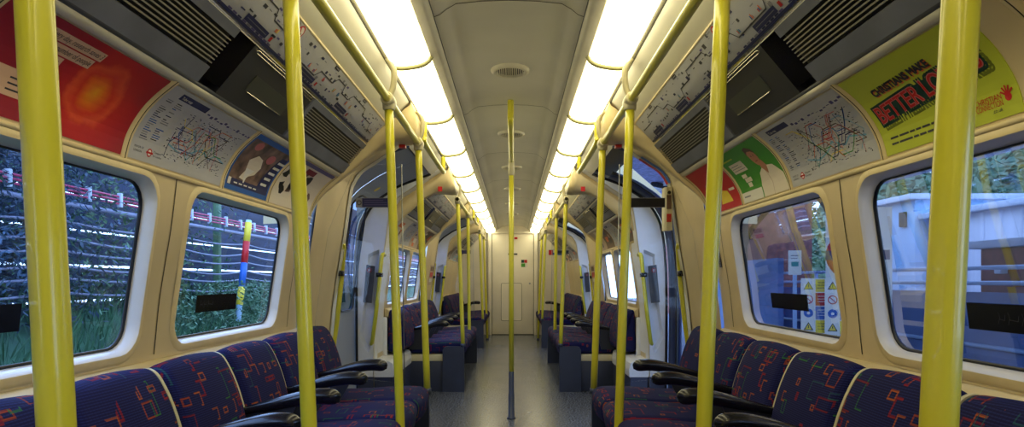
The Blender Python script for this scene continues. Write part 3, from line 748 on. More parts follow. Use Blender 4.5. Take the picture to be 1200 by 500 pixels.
for s, side in SIDES:
    for i, (a, b) in enumerate(((-.9,-.35),(-.32,.22),(.25,.72),(.75,1.18))):
        sh = Sheet(b-a, PHT, ['p_tan','p_ltblue','p_cream','p_beige'][i]); sh.rect(.03,.06,b-a-.03,.12,'p_navy',2); put(sh, s, a, b, 'plain advert beside the camera, %s side, %s' % (side, ['rearmost','second from rear','third from rear','fourth from rear'][i]))
    for bi, (x0, n, w) in enumerate(((5.50, 4, .54),(10.2, 4, .58))):
        for i in range(n):
            a, b = x0+i*w, x0+(i+1)*w-.03; rd = random.Random(i*7+bi*3+(s+1)*50)
            if i == 1:
                sh = Sheet(b-a, PHT); tube_map(sh, 20+bi) if bi == 0 else None
                if bi: sh.rect(.1,.03,b-a-.05,.2,'p_grey',2)
                put(sh, s, a, b, 'small underground map poster in the %s bay, %s side' % (('middle','far')[bi], side), 'tube_map_poster'); continue
            base = rd.choice(['p_tan','p_brown','p_beige','p_cream','p_ltblue','p_grey']); sh = Sheet(b-a, PHT, base); W, H = sh.W, sh.H
            for q in range(6): u, v = rd.uniform(0,W-.1), rd.uniform(0,H-.05); sh.rect(u, v, u+rd.uniform(.05,.2), v+rd.uniform(.02,.07), rd.choice(['p_navy','p_cream','p_dkgrey','p_orange','p_tan']), 2+q*.2)
            put(sh, s, a, b, 'advert in the %s bay, %s side, %s' % (('middle','far')[bi], side, ['nearest of its row','','third of its row','last of its row'][i]))
    # curved dividers between posters
    L = arcmap(POST, s, 0, 1)[0]
    for yb in ([1.77,2.36,2.80,3.385] if s < 0 else [1.80,2.40,2.90,3.385])+[1.20]:
        mb = MB(); mb.loft([[L(0, v, o)[0:1]+(yb+d,)+L(0, v, o)[2:3] for (d, o) in ((-.013,0),(-.010,.006),(.010,.006),(.013,0))] for v in [PL*k/14 for k in range(15)]], 'cream_trim', caps=False, closed=False)
        structure(mb.build('trim_400', recalc=False))
        mb = MB(); mb.tube([L(0, v, .005)[0:1]+(yb+.0,)+L(0, v, .005)[2:3] for v in [PL*k/14 for k in range(15)]], .002, 'seam', 6); structure(mb.build('trim_401'))
# line diagrams
DGP = [DG0, DG1]; _, DL = arcmap(DGP, -1, 0, 1)
def diagram(s, y0, y1, seed, label, rich=True):
    sh = Sheet(y1-y0, DL-.004, 'paper'); W, H = sh.W, sh.H; rd = random.Random(seed)
    sh.rect(0,0,W,.010,'p_navy',1)
    for k in range(int(W/.03)):
        if rd.random() < .7: sh.rect(k*.03,.0105,k*.03+.022,.016,rd.choice(['p_purple','p_navy','p_grey']),2)
    # jubilee-like track with bends
    x = .03; y = H*.55; pts = [(x, y)]
    while x < W-.1:
        L = rd.uniform(.08,.22); x += L; pts.append((x, y))
        if x > W-.1: break
        dy = rd.choice((-1,1))*H*.22
        if not H*.3 < y+dy < H*.85: dy = -dy
        x += abs(dy)*.8; y += dy; pts.append((x, y))
    sh.line(pts, .0045, 'p_dkgrey', 3)
    for k in range(int(W/.035)):
        u = .03+k*.035
        for v in (H*.30, H*.80, H*.60):
            if rd.random() < .55: sh.rect(u, v+rd.uniform(-.008,.008), u+rd.uniform(.012,.026), v+.0035+rd.uniform(-.008,.008), rd.choice(['p_grey','p_dkgrey','p_purple','p_navy']), 2)
    for k in range(int(W/.10)):
        u = .05+k*.10+rd.uniform(0,.05)
        if rd.random() < .6:
            for q in range(3): sh.rect(u+q*.007, H*.38, u+q*.007+.005, H*.38+rd.uniform(.01,.02), rd.choice(['p_red','p_orange','p_blue','p_teal','p_yellow','p_pink']), 3)
    for k in range(int(W/.45)):
        u = .12+k*.45; sh.rect(u, H*.12, u+.15, H*.28, 'p_navy', 3); sh.rect(u+.17, H*.14, u+.185, H*.26, 'p_red', 3)
        sh.line([(u+.01,H*.2),(u+.14,H*.2)], .002, 'p_grey', 4)
        sh.rect(u+.2, H*.88, u+.25, H*.97, 'p_black', 3); sh.rect(u+.205,H*.91,u+.245,H*.945,'p_grey',4)
    # no smoking sign
    cx, cy = (W*.5, H*.80)
    sh.rect(cx-.06,H*.66,cx+.05,H*.98,'paper',4); sh.circ(cx, cy, .024, 'p_red', 5); sh.circ(cx, cy, .019, 'p_white', 6); sh.line([(cx-.012,cy-.003),(cx+.012,cy-.003)], .004, 'p_black', 7); sh.line([(cx-.015,cy+.013),(cx+.015,cy-.013)], .004, 'p_red', 8)
    f, _ = arcmap(DGP, s, y0, y1, .002); tag(sh.finish('line_diagram', f, cut=.05), label, 'line diagram')
for s, side in SIDES:
    sheet([(GR1[0],GR1[1]),(DG0[0]+.002,DG0[1]-.002)], s, (Y0, 3.40), 'chrome', 'trim_500')
    for i, (a, b) in enumerate(((-1.0,.75),(.78,3.37))):
        diagram(s, a, b, 5+i, 'white route line diagram overhead, %s side, %s' % (side, ('behind the camera','running to the first doorway arch')[i]))
    diagram(s, 5.46, 7.7, 9, 'white route line diagram in the middle bay, %s side' % side)
    diagram(s, 10.2, 12.5, 10, 'white route line diagram in the far bay, %s side' % side)
    for (a, b) in BAYS: sheet([(.757,1.772),(.752,1.786),(.648,1.893)], s, (a, b), 'ceiling_edge', 'ceiling'); sheet([(.893,1.625),(.915,1.68),(.775,1.82)], s, (a, b), 'black', 'ceiling')

# ------------------------------------------------------------------ poles and rails
RX, RZ = .517, 1.832
def pole(y, s, label, zb=0.0, xt=RX, xb=.466, d=.019, tee=True, sleeve=False, group=None, zt=None):
    e = empty('grab_pole', (s*xb, y, zb)); P = Vector(e.location)
    zt = zt or RZ-.02
    X = lambda z: xb+(xt-xb)*(z-.43)/(RZ-.43) if s else xb
    sx = s if s else 1
    zs = [zb+(zt-zb)*k/8 for k in range(9)]
    mb = MB(); mb.tube([Vector((sx*X(z), y, z))-P for z in zs], d, 'yellow', 20); mb.build('pole', e)
    if tee:
        mb = MB(); mb.tube([Vector((sx*X(z), y, z))-P for z in (zt-.022, zt-.018, zt+.0, zt+.02)], [.022,.026,.027,.026], 'casting', 16)
        mb.tube([Vector((sx*RX, y+t, RZ))-P for t in (-.05,-.046,0,.046,.05)], [.0225,.027,.029,.027,.0225], 'casting', 16); mb.build('socket', e)
        mb = MB(); mb.tube([Vector(p)-P for p in smooth3([(sx*(RX-.005),y,RZ+.02),(sx*(RX-.022),y-.01,RZ+.06),(sx*(RX-.028),y-.03,RZ+.12),(sx*(RX-.005),y-.05,RZ+.165)])], .013, 'casting', 10); mb.build('bracket', e)
    mb = MB(); mb.cyl(Vector((sx*X(zb), y, zb))-P, Vector((sx*X(zb+.03), y, zb+.03))-P, d+.004, 'pole_sleeve', 16); mb.build('foot', e)
    return tag(e, label, 'grab pole', group)
def smooth3(pts, n=5):
    P = [Vector(p) for p in pts]; out = []
    for i in range(len(P)-1):
        p0 = P[max(i-1,0)]; p1 = P[i]; p2 = P[i+1]; p3 = P[min(i+2,len(P)-1)]
        for k in range(n):
            t = k/n; out.append(.5*((2*p1)+(-p0+p2)*t+(2*p0-5*p1+4*p2-p3)*t*t+(-p0+3*p1-3*p2+p3)*t**3))
    out.append(P[-1]); return out
EB = .43
for s, side in SIDES:
    G = 'yellow poles along the %s seats' % side
    pole(.72, s, 'thickest yellow pole at the %s edge, nearest the camera' % side, xt=.54, xb=.467, group=G)
    pole(1.60, s, 'yellow pole second nearest the camera, %s side' % side, xt=.538, xb=.477, group=G)
    pole(2.762, s, 'yellow pole beside the first bay cushions, third nearest, %s side' % side, group=G)
    pole(3.62, s, 'yellow pole standing on the first bay end panel, %s side' % side, zb=EB, group=G)
    pole(6.17, s, 'yellow pole standing on the middle bay near end panel, %s side' % side, zb=EB, group=G)
    pole(7.55, s, 'yellow pole at the far cushions of the middle bay, %s side' % side, zb=.30, xb=.50, group=G)
    pole(10.13, s, 'yellow pole on the far bay end panel, %s side' % side, zb=EB, group=G)
    pole(11.5, s, 'yellow pole nearest the end wall, %s side' % side, zb=.0, group=G)
    for (a, b, lb) in ((Y0+.05, 3.66, 'along the first bay'), (6.12, 8.2, 'along the middle bay'), (10.08, 12.4, 'along the far bay')):
        mb = MB(); mb.tube([(s*RX, a+(b-a)*k/10, RZ) for k in range(11)], .0175, 'yellow', 16); tag(mb.build('handrail'), 'yellow overhead handrail %s, %s side' % (lb, side), 'handrail')
    for (a, b, lb) in ((3.74, 4.75, 'first'), (8.35, 9.3, 'second')):
        mb = MB(); mb.tube(smooth3([(s*.50,a,1.97),(s*.50,a,1.89),(s*.50,a+.04,1.86),(s*.50,b-.04,1.86),(s*.50,b,1.89),(s*.50,b,1.97)]), .0165, 'yellow', 12)
        tag(mb.build('handrail'), 'short yellow ceiling rail inside the %s doorway, %s side' % (lb, side), 'handrail')
# centre pole: floor to ceiling rail
e = empty('grab_pole', (0, 4.98, 0))
mb = MB(); mb.tube([(0,0,.36),(0,0,1.0),(0,0,1.98)], .019, 'yellow', 20); mb.build('pole', e)
mb = MB(); mb.tube([(0,0,.002),(0,0,.008),(0,0,.010),(0,0,.19),(0,0,.195),(0,0,.36),(0,0,.362)], [.034,.034,.0235,.0235,.0205,.0205,.019], 'pole_sleeve', 20); mb.build('base_sleeve', e)
mb = MB(); mb.tube([(0,0,1.87),(0,0,1.875),(0,0,1.995),(0,0,2.0)], [.019,.024,.024,.02], 'casting', 16); mb.build('collar', e)
tag(e, 'central yellow pole with grey foot sleeve standing in the first doorway', 'grab pole')
mb = MB(); mb.tube(smooth3([(0,3.80,2.12),(0,3.80,2.04),(0,3.84,1.995),(0,4.4,1.985),(0,5.5,1.985),(0,6.1,1.995),(0,6.14,2.04),(0,6.14,2.12)]), .019, 'yellow', 14)
tag(mb.build('handrail'), 'yellow centre ceiling rail running over the central pole', 'handrail')
# perspective glass screens with signs
for s, side in SIDES:
    for (yy, nm) in ((3.66, 'first doorway, near side'), (10.08, 'second doorway, far side')):
        e = empty('glass_screen', (s*.85, yy, EB)); P = Vector(e.location)
        out = [(x-.003, z) for x, z in VP if .48 < z < 1.62][::4]
        pts = [(.60,.48)]+out+[(.90,1.66),(.75,1.72),(.62,1.72)]
        mb = MB(); mb.loft([[Vector((s*x, yy+d, z))-P for x, z in pts] for d in (-.004,.004)], 'screen_glass'); mb.build('pane', e)
        mb = MB(); mb.tube([Vector((s*.60,yy,.48))-P, Vector((s*.618,yy,1.72))-P], .0035, 'steel', 6); mb.build('edge_strip', e)
        tag(e, 'clear glass draught screen at the '+nm+', '+side, 'glass screen')
        x0, x1 = .655, .875; sh = Sheet(x1-x0+.0, .055, 'p_grey')
        sh.rect(.036 if s < 0 else .004,.003,x1-x0-.003,.052,'p_navy' if s < 0 else 'p_black',1)
        if s < 0:
            sh.circ(.019,.0275,.014,'p_dkgrey',2); sh.circ(.019,.0275,.009,'p_grey',3)
            for i in range(3): sh.rect(.048,.014+i*.012,.195-i*.02,.0175+i*.012,'p_purple',2)
            sh.rect(x1-x0-.012,.003,x1-x0-.003,.052,'p_black',2)
        tag(sh.finish('screen_notice', lambda u, v, o: ((-x1+u) if s < 0 else (x0+u), yy-.005-o, 1.475+v), cut=0), 'dark strip notice high on the glass screen, %s, %s' % (nm, side), 'notice')

# ------------------------------------------------------------------ seats
def cushion_loft(mb, prof, w, r, s, x0, m, steps=5, puff=.0):
    """closed (x,z) profile swept along y with rounded ends"""
    n = len(prof); cx = sum(p[0] for p in prof)/n; cz = sum(p[1] for p in prof)/n
    nr = []
    for i in range(n):
        a, b = Vector(prof[i-1]), Vector(prof[(i+1) % n]); t = (b-a).normalized(); nn = Vector((-t.y, t.x))
        if nn.dot(Vector((cx, cz))-Vector(prof[i])) < 0: nn = -nn
        nr.append(nn)
    ys = []
    for k in range(steps+1): a = math.pi/2*k/steps; ys.append((-w/2+r*(1-math.sin(a)), r*(1-math.cos(a))))
    ys = ys[::-1]; ys = [(-w/2+r*(1-math.cos(a)), r*(1-math.sin(a))) for a in [math.pi/2*k/steps for k in range(steps+1)]]
    mid = [(-w/2+r+(w-2*r)*k/6, -puff*math.sin(math.pi*k/6)) for k in range(1, 6)]
    allr = ys+mid+[(-y, i) for y, i in ys[::-1]]
    mb.loft([[(s*(p[0]+nr[i].x*ins-x0), y, p[1]+nr[i].y*ins) for i, p in enumerate(prof)] for y, ins in allr], m)
def uvbox(o):
    me = o.data; uv = me.uv_layers.new(name='UVMap')
    for p in me.polygons:
        n = p.normal; hor = abs(n.z) > .75
        for li in p.loop_indices:
            c = me.vertices[me.loops[li].vertex_index].co
            if abs(n.y) > .8: uv.data[li].uv = (c.x+3, c.z)
            else: uv.data[li].uv = (c.y, (c.z + 1.0) if not hor else c.x)
BACK = smooth_curve([(.965,.40),(.935,.44),(.925,.52),(.935,.60),(.965,.70),(1.00,.775),(1.025,.805),(1.055,.812),(1.085,.795),(1.10,.75),(1.10,.60),(1.10,.42),(1.03,.395)], 3)
CUSH = smooth_curve([(.455,.40),(.452,.43),(.462,.458),(.50,.478),(.62,.480),(.80,.468),(.95,.465),(.985,.45),(.985,.37),(.90,.355),(.60,.355),(.49,.345),(.462,.365)], 3)
def seat(s, pitch, arm=True, divm='casting'):
    e = empty('train_seat'); x0 = 1.0; w = pitch-.028
    mb = MB(); cushion_loft(mb, BACK, w, .035, s, x0, 'moquette', puff=.008); uvbox(mb.build('backrest', e))
    mb = MB(); cushion_loft(mb, CUSH, pitch-.010, .042, s, x0, 'moquette', puff=.010); uvbox(mb.build('cushion', e))
    yn = -pitch/2
    # cream divider fin
    fin = [(x+.006 if x < 1.06 else x, z-.006) for x, z in BACK if z > .47]
    fin = [p for p in fin if p[0] < 1.09]
    inn = [(x+.03, z-.03) for x, z in fin]
    mb = MB(); mb.loft([[(s*(x-x0+.010), yn+dy, z) for x, z in fin+inn[::-1]] for dy in (-.0065,.0065)], divm, smooth=False); mb.build('divider', e)
    if arm:
        mb = MB(); path = smooth3([(.985,0,.585),(.93,0,.60),(.86,0,.615),(.78,0,.635),(.70,0,.650),(.645,0,.650),(.618,0,.645),(.608,0,.640)], 4)
        rr = []
        for p in path: t = (p.x-.608)/(.985-.608); rr.append(.024 if t > .75 else .024+.006*math.sin(math.pi*min(1,(.75-t)/.75)) if t > .05 else .026)
        rings = []
        for i, p in enumerate(path):
            T = (path[min(i+1,len(path)-1)]-path[max(i-1,0)]).normalized(); N = Vector((T.z,0,-T.x)); t = (p.x-.608)/(.985-.608)
            hh = .012+.013*math.sin(math.pi/2*min(1, max(0, 1-t)*1.1)); q = max(0, 1-t/.10) if t < .10 else 0; hh *= math.sqrt(max(.06, 1-q*q)); hw = rr[i]*math.sqrt(max(.08, 1-q*q))
            if N.z < 0: N = -N
            rings.append([(s*((p+N*math.sin(a)*hh).x-x0), yn+hw*math.cos(a), (p+N*math.sin(a)*hh).z-(.010*(1-t) if math.sin(a) < 0 else 0)) for a in [2*math.pi*k/14 for k in range(14)]])
        mb.loft(rings, 'arm_black'); mb.build('armrest', e)
        mb = MB(); mb.loft([[(s*(x-x0), yn+d, z) for x, z in ((.985,.40),(.985,.60),(.86,.612),(.76,.630),(.80,.54),(.84,.47),(.86,.40))] for d in (-.009,.009)], 'seat_shell', smooth=False); mb.build('arm_support', e)
    return e
ordn = ['last before the first doorway','second from the first doorway','third from the first doorway','fourth from the first doorway','fifth from the first doorway','sixth from the first doorway','seventh from the first doorway','eighth from the first doorway','ninth from the first doorway']
for s, side in SIDES:
    proto = seat(s, .43)
    for k in range(8):
        loc = (s*1.0, 3.62-.43*(k+.5), 0)
        e = proto if k == 0 else copy_tree(proto, loc); e.location = loc
        tag(e, 'dark blue patterned seat with black armrest, %s row, %s' % (side, ordn[k]), 'seat', 'seats of the first bay, %s side' % side)
    p2 = seat(s, .52, divm='seat_shell')
    for k in range(4):
        loc = (s*1.0, 6.20+.52*(k+.5), 0); e = p2 if k == 0 else copy_tree(p2, loc); e.location = loc
        tag(e, 'blue seat with black armrest in the middle bay, %s side, %s' % (side, ['nearest of four','second of four','third of four','last of four'][k]), 'seat', 'seats of the middle bay, %s side' % side)
    p3 = seat(s, .49, arm=False, divm='seat_shell'); p4 = seat(s, .49, divm='seat_shell')
    for k in range(5):
        loc = (s*1.0, 10.14+.49*(k+.5), 0); e = (p3 if k == 0 else p4 if k == 4 else copy_tree(p3, loc)); e.location = loc
        tag(e, 'dark blue seat in the far bay, %s side, %s' % (side, ['first beyond the second doorway','second beyond the second doorway','middle one of five','second last before the end wall','against the end wall, with armrest'][k]), 'seat', 'seats of the far bay, %s side' % side)
    # plinths
    for (a, b, nm, near) in ((Y0+.02, 3.635, 'first', False), (6.19, 8.33, 'middle', True), (10.15, 12.58, 'far', True)):
        e = empty('seat_plinth', (s*.9, (a+b)/2, 0)); P = Vector(e.location)
        def fin_(mb, n2):
            for v in mb.bm.verts: v.co -= P
            return mb.build(n2, e)
        bx = lambda mb, xa, xb, ya, yb, za, zb_, m, r=0: mb.box((min(s*xa,s*xb), ya, za), (max(s*xa,s*xb), yb, zb_), m, r)
        mb = MB(); bx(mb, .66, 1.12, a, b, 0, .29, 'plinth', .004); fin_(mb, 'base')
        mb = MB(); bx(mb, .655, 1.12, a-.003, b+.003, .29, .352, 'casting', .004); fin_(mb, 'top_band')
        mb = MB(); bx(mb, .56, .67, a+.1, b-.1, .22, .348, 'seat_shell', .01); fin_(mb, 'front_rail')
        ends = [b] if not near else ([a] if nm == 'far' else [a, b])
        for ye in ends:
            yy = (ye-.035, ye-.0) if ye == b else (ye-.03, ye+.005)
            mb = MB(); pr = [(.452,.0),(.455,.36),(.458,.43),(.62,.432),(.645,.425),(.66,.40),(.662,0)]
            mb.loft([[(s*x, y, z) for x, z in pr] for y in yy], 'plinth', smooth=False); fin_(mb, 'end_panel')
        tag(e, 'dark blue-grey seat plinth with cream band under the %s bay seats, %s side' % (nm, side), 'seat plinth')
    # perch pads beyond the first doorway
    e = empty('perch_seat', (s*1.05, 5.9, .35)); P = Vector(e.location)
    pr = smooth_curve([(.945,.45),(.93,.50),(.935,.62),(.97,.74),(1.01,.79),(1.05,.80),(1.085,.78),(1.095,.60),(1.098,.45),(1.03,.43)], 3)
    mb = MB(); cushion_loft(mb, pr, .50, .03, s, 0, 'moquette'); 
    for v in mb.bm.verts: v.co = Vector((v.co.x, v.co.y+5.93, v.co.z))-P
    uvbox(mb.build('pad', e)); 
    mb = MB(); mb.box((min(s*1.09,s*1.13)-P.x, 5.64-P.y, .40-P.z), (max(s*1.09,s*1.13)-P.x, 5.675-P.y, .74-P.z), 'jamb', .01); mb.build('side_rim', e)
    tag(e, 'upright blue padded perch just beyond the first doorway, %s side' % side, 'perch seat')
    # low heater box under the perch
    mb = MB(); pr = smooth_curve([(.99,.0),(.985,.27)], 1)
    mb.loft([[(s*x, y, z) for x, z in ((1.12,0),(.97,0),(.97,.275),(1.12,.275))] for y in (5.27, 6.18)], 'vest_skirt', smooth=False)
    e = empty('heater_box', (s*1.05, 5.7, 0)); P = Vector(e.location)
    for v in mb.bm.verts: v.co -= P
    mb.build('base', e)
    mb = MB(); mb.loft([[(s*x, y, z) for x, z in ((1.125,.275),(.962,.275),(.958,.33),(.97,.385),(1.0,.405),(1.125,.41))] for y in (5.262, 6.185)], 'jamb', smooth=False)
    for v in mb.bm.verts: v.co -= P
    mb.build('cover', e); tag(e, 'low white-topped box with dark skirt at floor beyond the first doorway, %s side' % side, 'heater box')

# emergency alarm units, equipment notices
mb = MB(); e = empty('emergency_alarm', (.955, 3.99, 1.42)); P = Vector(e.location)
mb.loft([[(x-P.x, y-P.y, z-P.z) for x, y, z in ((.99,3.955,za),(.955,3.955,za),(.945,3.975,za),(.945,4.04,za),(.99,4.045,za))] for za in (1.37,1.38,1.62,1.635)], 'casting', smooth=False); mb.build('housing', e)
mb = MB(); mb.box((.954-P.x,3.953-P.y-.002,1.42-P.z),(.982-P.x,3.953-P.y,1.47-P.z),'p_red'); mb.box((.954-P.x,3.951-P.y,1.50-P.z),(.982-P.x,3.953-P.y,1.585-P.z),'p_brown'); mb.build('label_plate', e)
mb = MB(); mb.cyl((.968-P.x,3.95-P.y,1.60-P.z),(.968-P.x,3.94-P.y,1.60-P.z),.010,'gloss_black'); mb.build('button', e)
tag(e, 'cream emergency alarm box with red label on the right doorway edge', 'alarm box')
for s, side in SIDES:
    e = empty('equipment_notice_panel', (s*1.07, 8.45, 1.1)); P = Vector(e.location)
    xx = lambda z: lerp_prof([(p[0], p[1]) for p in VP], z)
    for (n2, z0, z1, m) in (('backing',1.0,1.26,'p_tan'),('dark_notice',1.185,1.24,'p_brown'),('red_notice',1.105,1.165,'p_red'),('white_notice',1.04,1.085,'p_white')):
        t = .004 if n2 == 'backing' else .008; y0_, y1_ = (8.28,8.62) if n2 == 'backing' else (8.33,8.58)
        mb = MB(); mb.loft([[Vector((s*(xx(z)-o), y, z))-P for z, o in ((z0,.0),(z0,t),(z1,t),(z1,.0))] for y in (y0_, y1_)], m, smooth=False); mb.build(n2, e)
    tag(e, 'stacked red, dark and white notices on the wall before the second doorway, %s side' % side, 'notice panel')
mb = MB()
for k, (m, o) in enumerate((('p_red', .0), ('p_blue', .035))):
    pts = [(x, z) for x, z in VP if .80 < x < .985 and z > 1.5]
    mb.loft([[(x-.007, y, z) for x, z in pts] for y in (4.0-.06*k, 4.045-.06*k)], m, caps=False, closed=False)
tag(mb.build('door_edge_sticker', recalc=False), 'red and blue striped sticker curving over the right doorway edge', 'sticker')
mb = MB(); z0, z1 = 1.13, 1.215; xw = lambda z: lerp_prof(WALLP, z)-.002
sh = Sheet(.035, .085, 'p_dkgrey')
for i in range(6): sh.rect(.006,.01+i*.012,.029,.014+i*.012,'p_grey',1)
tag(sh.finish('wall_notice', lambda u, v, o: (xw(1.13+v)-o, 3.34-u, 1.13+v), cut=0), 'small dark vertical notice on the right wall beside the window', 'notice')
# black labels on the window glass
for (s, y0, y1, z0, z1, lab, marks) in ((-1, 2.36, 2.70, .945, 1.01, 'black rectangular label on the farther left window, scratched', [(.03,.05),(.06,.08),(.09,.13)]), (-1, 1.20, 1.52, .945, 1.01, 'black rectangular label at the lower nearest left window', []),
                                   (1, 2.47, 2.82, .945, 1.01, 'black rectangular label on the farther right window', []), (1, 1.18, 1.60, .945, 1.01, 'black rectangular label with scratches on the nearest right window', [(.10,.12),(.13,.16),(.17,.19)])):
    sh = Sheet(y1-y0, z1-z0, 'gloss_black')
    for (a, b) in marks: sh.line([(a,.018),(a+.006,.034),(a+.002,.046)], .0010, 'p_dkgrey', 1); sh.line([(a+.004,.030),(b,.027),(b+.003,.040)], .0010, 'p_dkgrey', 1)
    tag(sh.finish('window_label', lambda u, v, o: (s*(lerp_prof(WALLP, z0+v)+.033-o), (y0+u) if s < 0 else (y1-u), z0+v), cut=0, th=.001), lab, 'window label')

# ------------------------------------------------------------------ outside
mat('ballast', (70,66,66), .9, var=.4, vscale=30, bump=.5)
mat('fence_board', (46,58,84), .8, var=.35, vscale=2, stretch=(1,1,14))
mat('grass', (30,66,48), .8, rgb2=(58,104,66), vscale=3)
mat('leaf', (44,84,56), .6, rgb2=(92,128,96), vscale=2)
mat('leaf_blue', (58,84,110), .6, rgb2=(36,52,60), vscale=3)
mat('cable', (120,124,150), .45)
mat('cable_red', (186,56,100), .45)
mat('tie', (196,208,224), .5)
mat('platform', (104,112,132), .7, var=.15, vscale=2)
mat('build_white', (228,232,246), .6, var=.12, vscale=.8, stretch=(1,6,.3))
mat('build_blue', (170,205,238), .6, var=.08, vscale=.6)
mat('brick', (132,80,72), .85, var=.35, vscale=9)
mat('hut', (134,66,74), .8, var=.2)
mat('roofing', (190,198,214), .6)
mat('canopy', (150,158,214), .7, var=.35, vscale=18)
mat('canopy_dark', (20,24,40), .7)
mat('rail_blue', (150,180,220), .4)
mat('navy_wall', (92,118,170), .8, var=.3, vscale=1.2)
# left: embankment with cable run
def prim(name, lo, hi, m, label, cat, r=0, kind=None, group=None):
    mb = MB(); mb.box(lo, hi, m, r); return tag(mb.build(name), label, cat, group, kind)
mb = MB(); mb.poly([(-30,-12,-.9),(-1.35,-12,-.9),(-1.35,40,-.9),(-30,40,-.9)],'ballast'); structure(mb.build('ground_trackside', recalc=False))
mb = MB(); N = 60
def gz(x, y): return -.9+1.75*min(1, max(0, (-x-1.6)/1.25))**.8 + .06*noise.noise(Vector((x*2, y*1.5, 0)))
mb.loft([[(-1.6-1.5*k/12, y, gz(-1.6-1.5*k/12, y)) for k in range(13)] for y in [-4+24*j/N for j in range(N+1)]], 'grass', caps=False, closed=False); structure(mb.build('ground_bank', recalc=False))
def blades(name, n, f, m, label, cat, size):
    b = MB(); rd = random.Random(hash(name) % 99 if False else len(name))
    mi = b.mi(m)
    for i in range(n):
        p, d, L, w = f(rd); sd = Vector((rd.uniform(-1,1), rd.uniform(-1,1), rd.uniform(-.3,.3))).normalized()*w
        a = p+d*L*.5+sd; c = p+d*L*.5-sd; t = p+d*L
        vs = [b.bm.verts.new(q) for q in (p, a, t, c)]; fc = b.bm.faces.new(vs); fc.material_index = mi
    return tag(b.build(name, recalc=False), label, cat, kind='stuff')
def gf(rd):
    x = -rd.uniform(2.05,2.95); y = rd.uniform(.2,13); return Vector((x,y,gz(x,y))), Vector((rd.uniform(-.4,.6),rd.uniform(-.6,.6),1)).normalized(), rd.uniform(.10,.28), .006
blades('tall_grass', 12000, gf, 'grass', 'tall green grass on the bank outside the left windows', 'grass', 1)
mb = MB()
for i in range(-4, 9): mb.box((-3.20,-4,.14+i*.26),(-3.14,22,.38+i*.26),'fence_board')
tag(mb.build('board_fence'), 'dark slatted boundary fence behind the left side cables', 'fence')
def lf(cy, sy, zb, zt, xs=.30):
    def f(rd):
        y = rd.gauss(cy, sy); z = rd.uniform(zb, zt); x = -3.08+rd.uniform(0, xs); return Vector((x,y,z)), Vector((rd.uniform(-1,1),rd.uniform(-1,1),rd.uniform(-.8,.6))).normalized(), rd.uniform(.03,.075), .010
    return f
blades('ivy_thicket', 5600, lf(3.7,.42,.8,1.9,.40), 'leaf_blue', 'leafy thicket on the fence outside the nearest left window', 'ivy', 1)
blades('creeper', 3800, lf(4.8,.9,.9,2.1,.36), 'leaf', 'thin creeper on the fence beyond the left window pillar', 'creeper', 1)
blades('bramble_bush', 6500, lf(6.2,.75,.5,1.05,.85), 'leaf', 'bramble bush at the foot of the striped marker pole', 'bush', 1)
blades('fence_ivy', 2600, lf(2.2,.7,.9,1.8,.2), 'leaf', 'green ivy on the fence at the left picture edge', 'ivy', 1)
def cable(z, r, m, label, sag=.0, x=-2.80, ties=False, grp=None):
    mb = MB(); pts = []
    y = -3.0
    while y < 21: pts.append((x, y, z-sag*abs(math.sin(math.pi*(y+3)/1.4)))); y += .14
    mb.tube(pts, r, m, 6); return tag(mb.build('trackside_cable'), label, 'cable', grp)
G = 'cables outside the left windows'
for i, z in enumerate((1.66,1.635,1.61)): cable(z, .0075, 'cable_red', 'pink trackside cable, %s of the three red ones' % ('top','middle','bottom')[i], 0, grp=G)
cable(1.545, .018, 'cable', 'thick pale grey pipe just under the red cables outside', 0, grp=G)
for i, (z, sg) in enumerate(((1.44,.03),(1.34,.045),(1.25,.03),(1.16,.04),(1.08,.03),(.99,.035))):
    cable(z, .008, 'cable', 'thin sagging cable outside the left windows, %s below the pipe' % ('first','second','third','fourth','fifth','sixth')[i], sg, grp=G)
tp = None
for k in range(34):
    y = 1.9+k*.34
    if tp is None: mb = MB(); mb.box((-2.815,-.012,1.585),(-2.782,.012,1.685),'tie',.004); tp = mb.build('cable_tie'); o = tp
    else: o = tp.copy(); C.objects.link(o)
    o.location = (0, y, 0); tag(o, 'small white clip holding the pink trackside cables', 'cable clip', 'white clips on the pink cables')
for i, (y, m) in enumerate(((3.1,'rail_blue'),(6.4,'leaf'),(9.9,'rail_blue'))):
    mb = MB(); mb.box((-2.95,y-.03,-.2),(-2.89,y+.03,1.9),m,.006); tag(mb.build('cable_post'), 'upright cable post outside left, %s' % ('nearest','middle one','farthest')[i], 'post')
e = empty('marker_pole', (-2.45,5.9,.5)); mb = MB(); mb.tube([(0,-.12,.2),(0,.12,1.12)], .026, 'build_blue', 10); mb.build('pole', e)
for (nm, a, b, m) in (('yellow_band',.92,1.10,'p_yellow'),('red_band',.72,.92,'p_red'),('blue_band',.50,.72,'p_blue'),('yellow_foot_band',.34,.50,'p_yellow')):
    mb = MB(); t = lambda z: -.12+.24*(z-.2)/.92; mb.tube([(0,t(a),a),(0,t(b),b)], .030, m, 12); mb.build(nm, e)
tag(e, 'slanted striped marker pole outside the farther left window', 'marker pole')
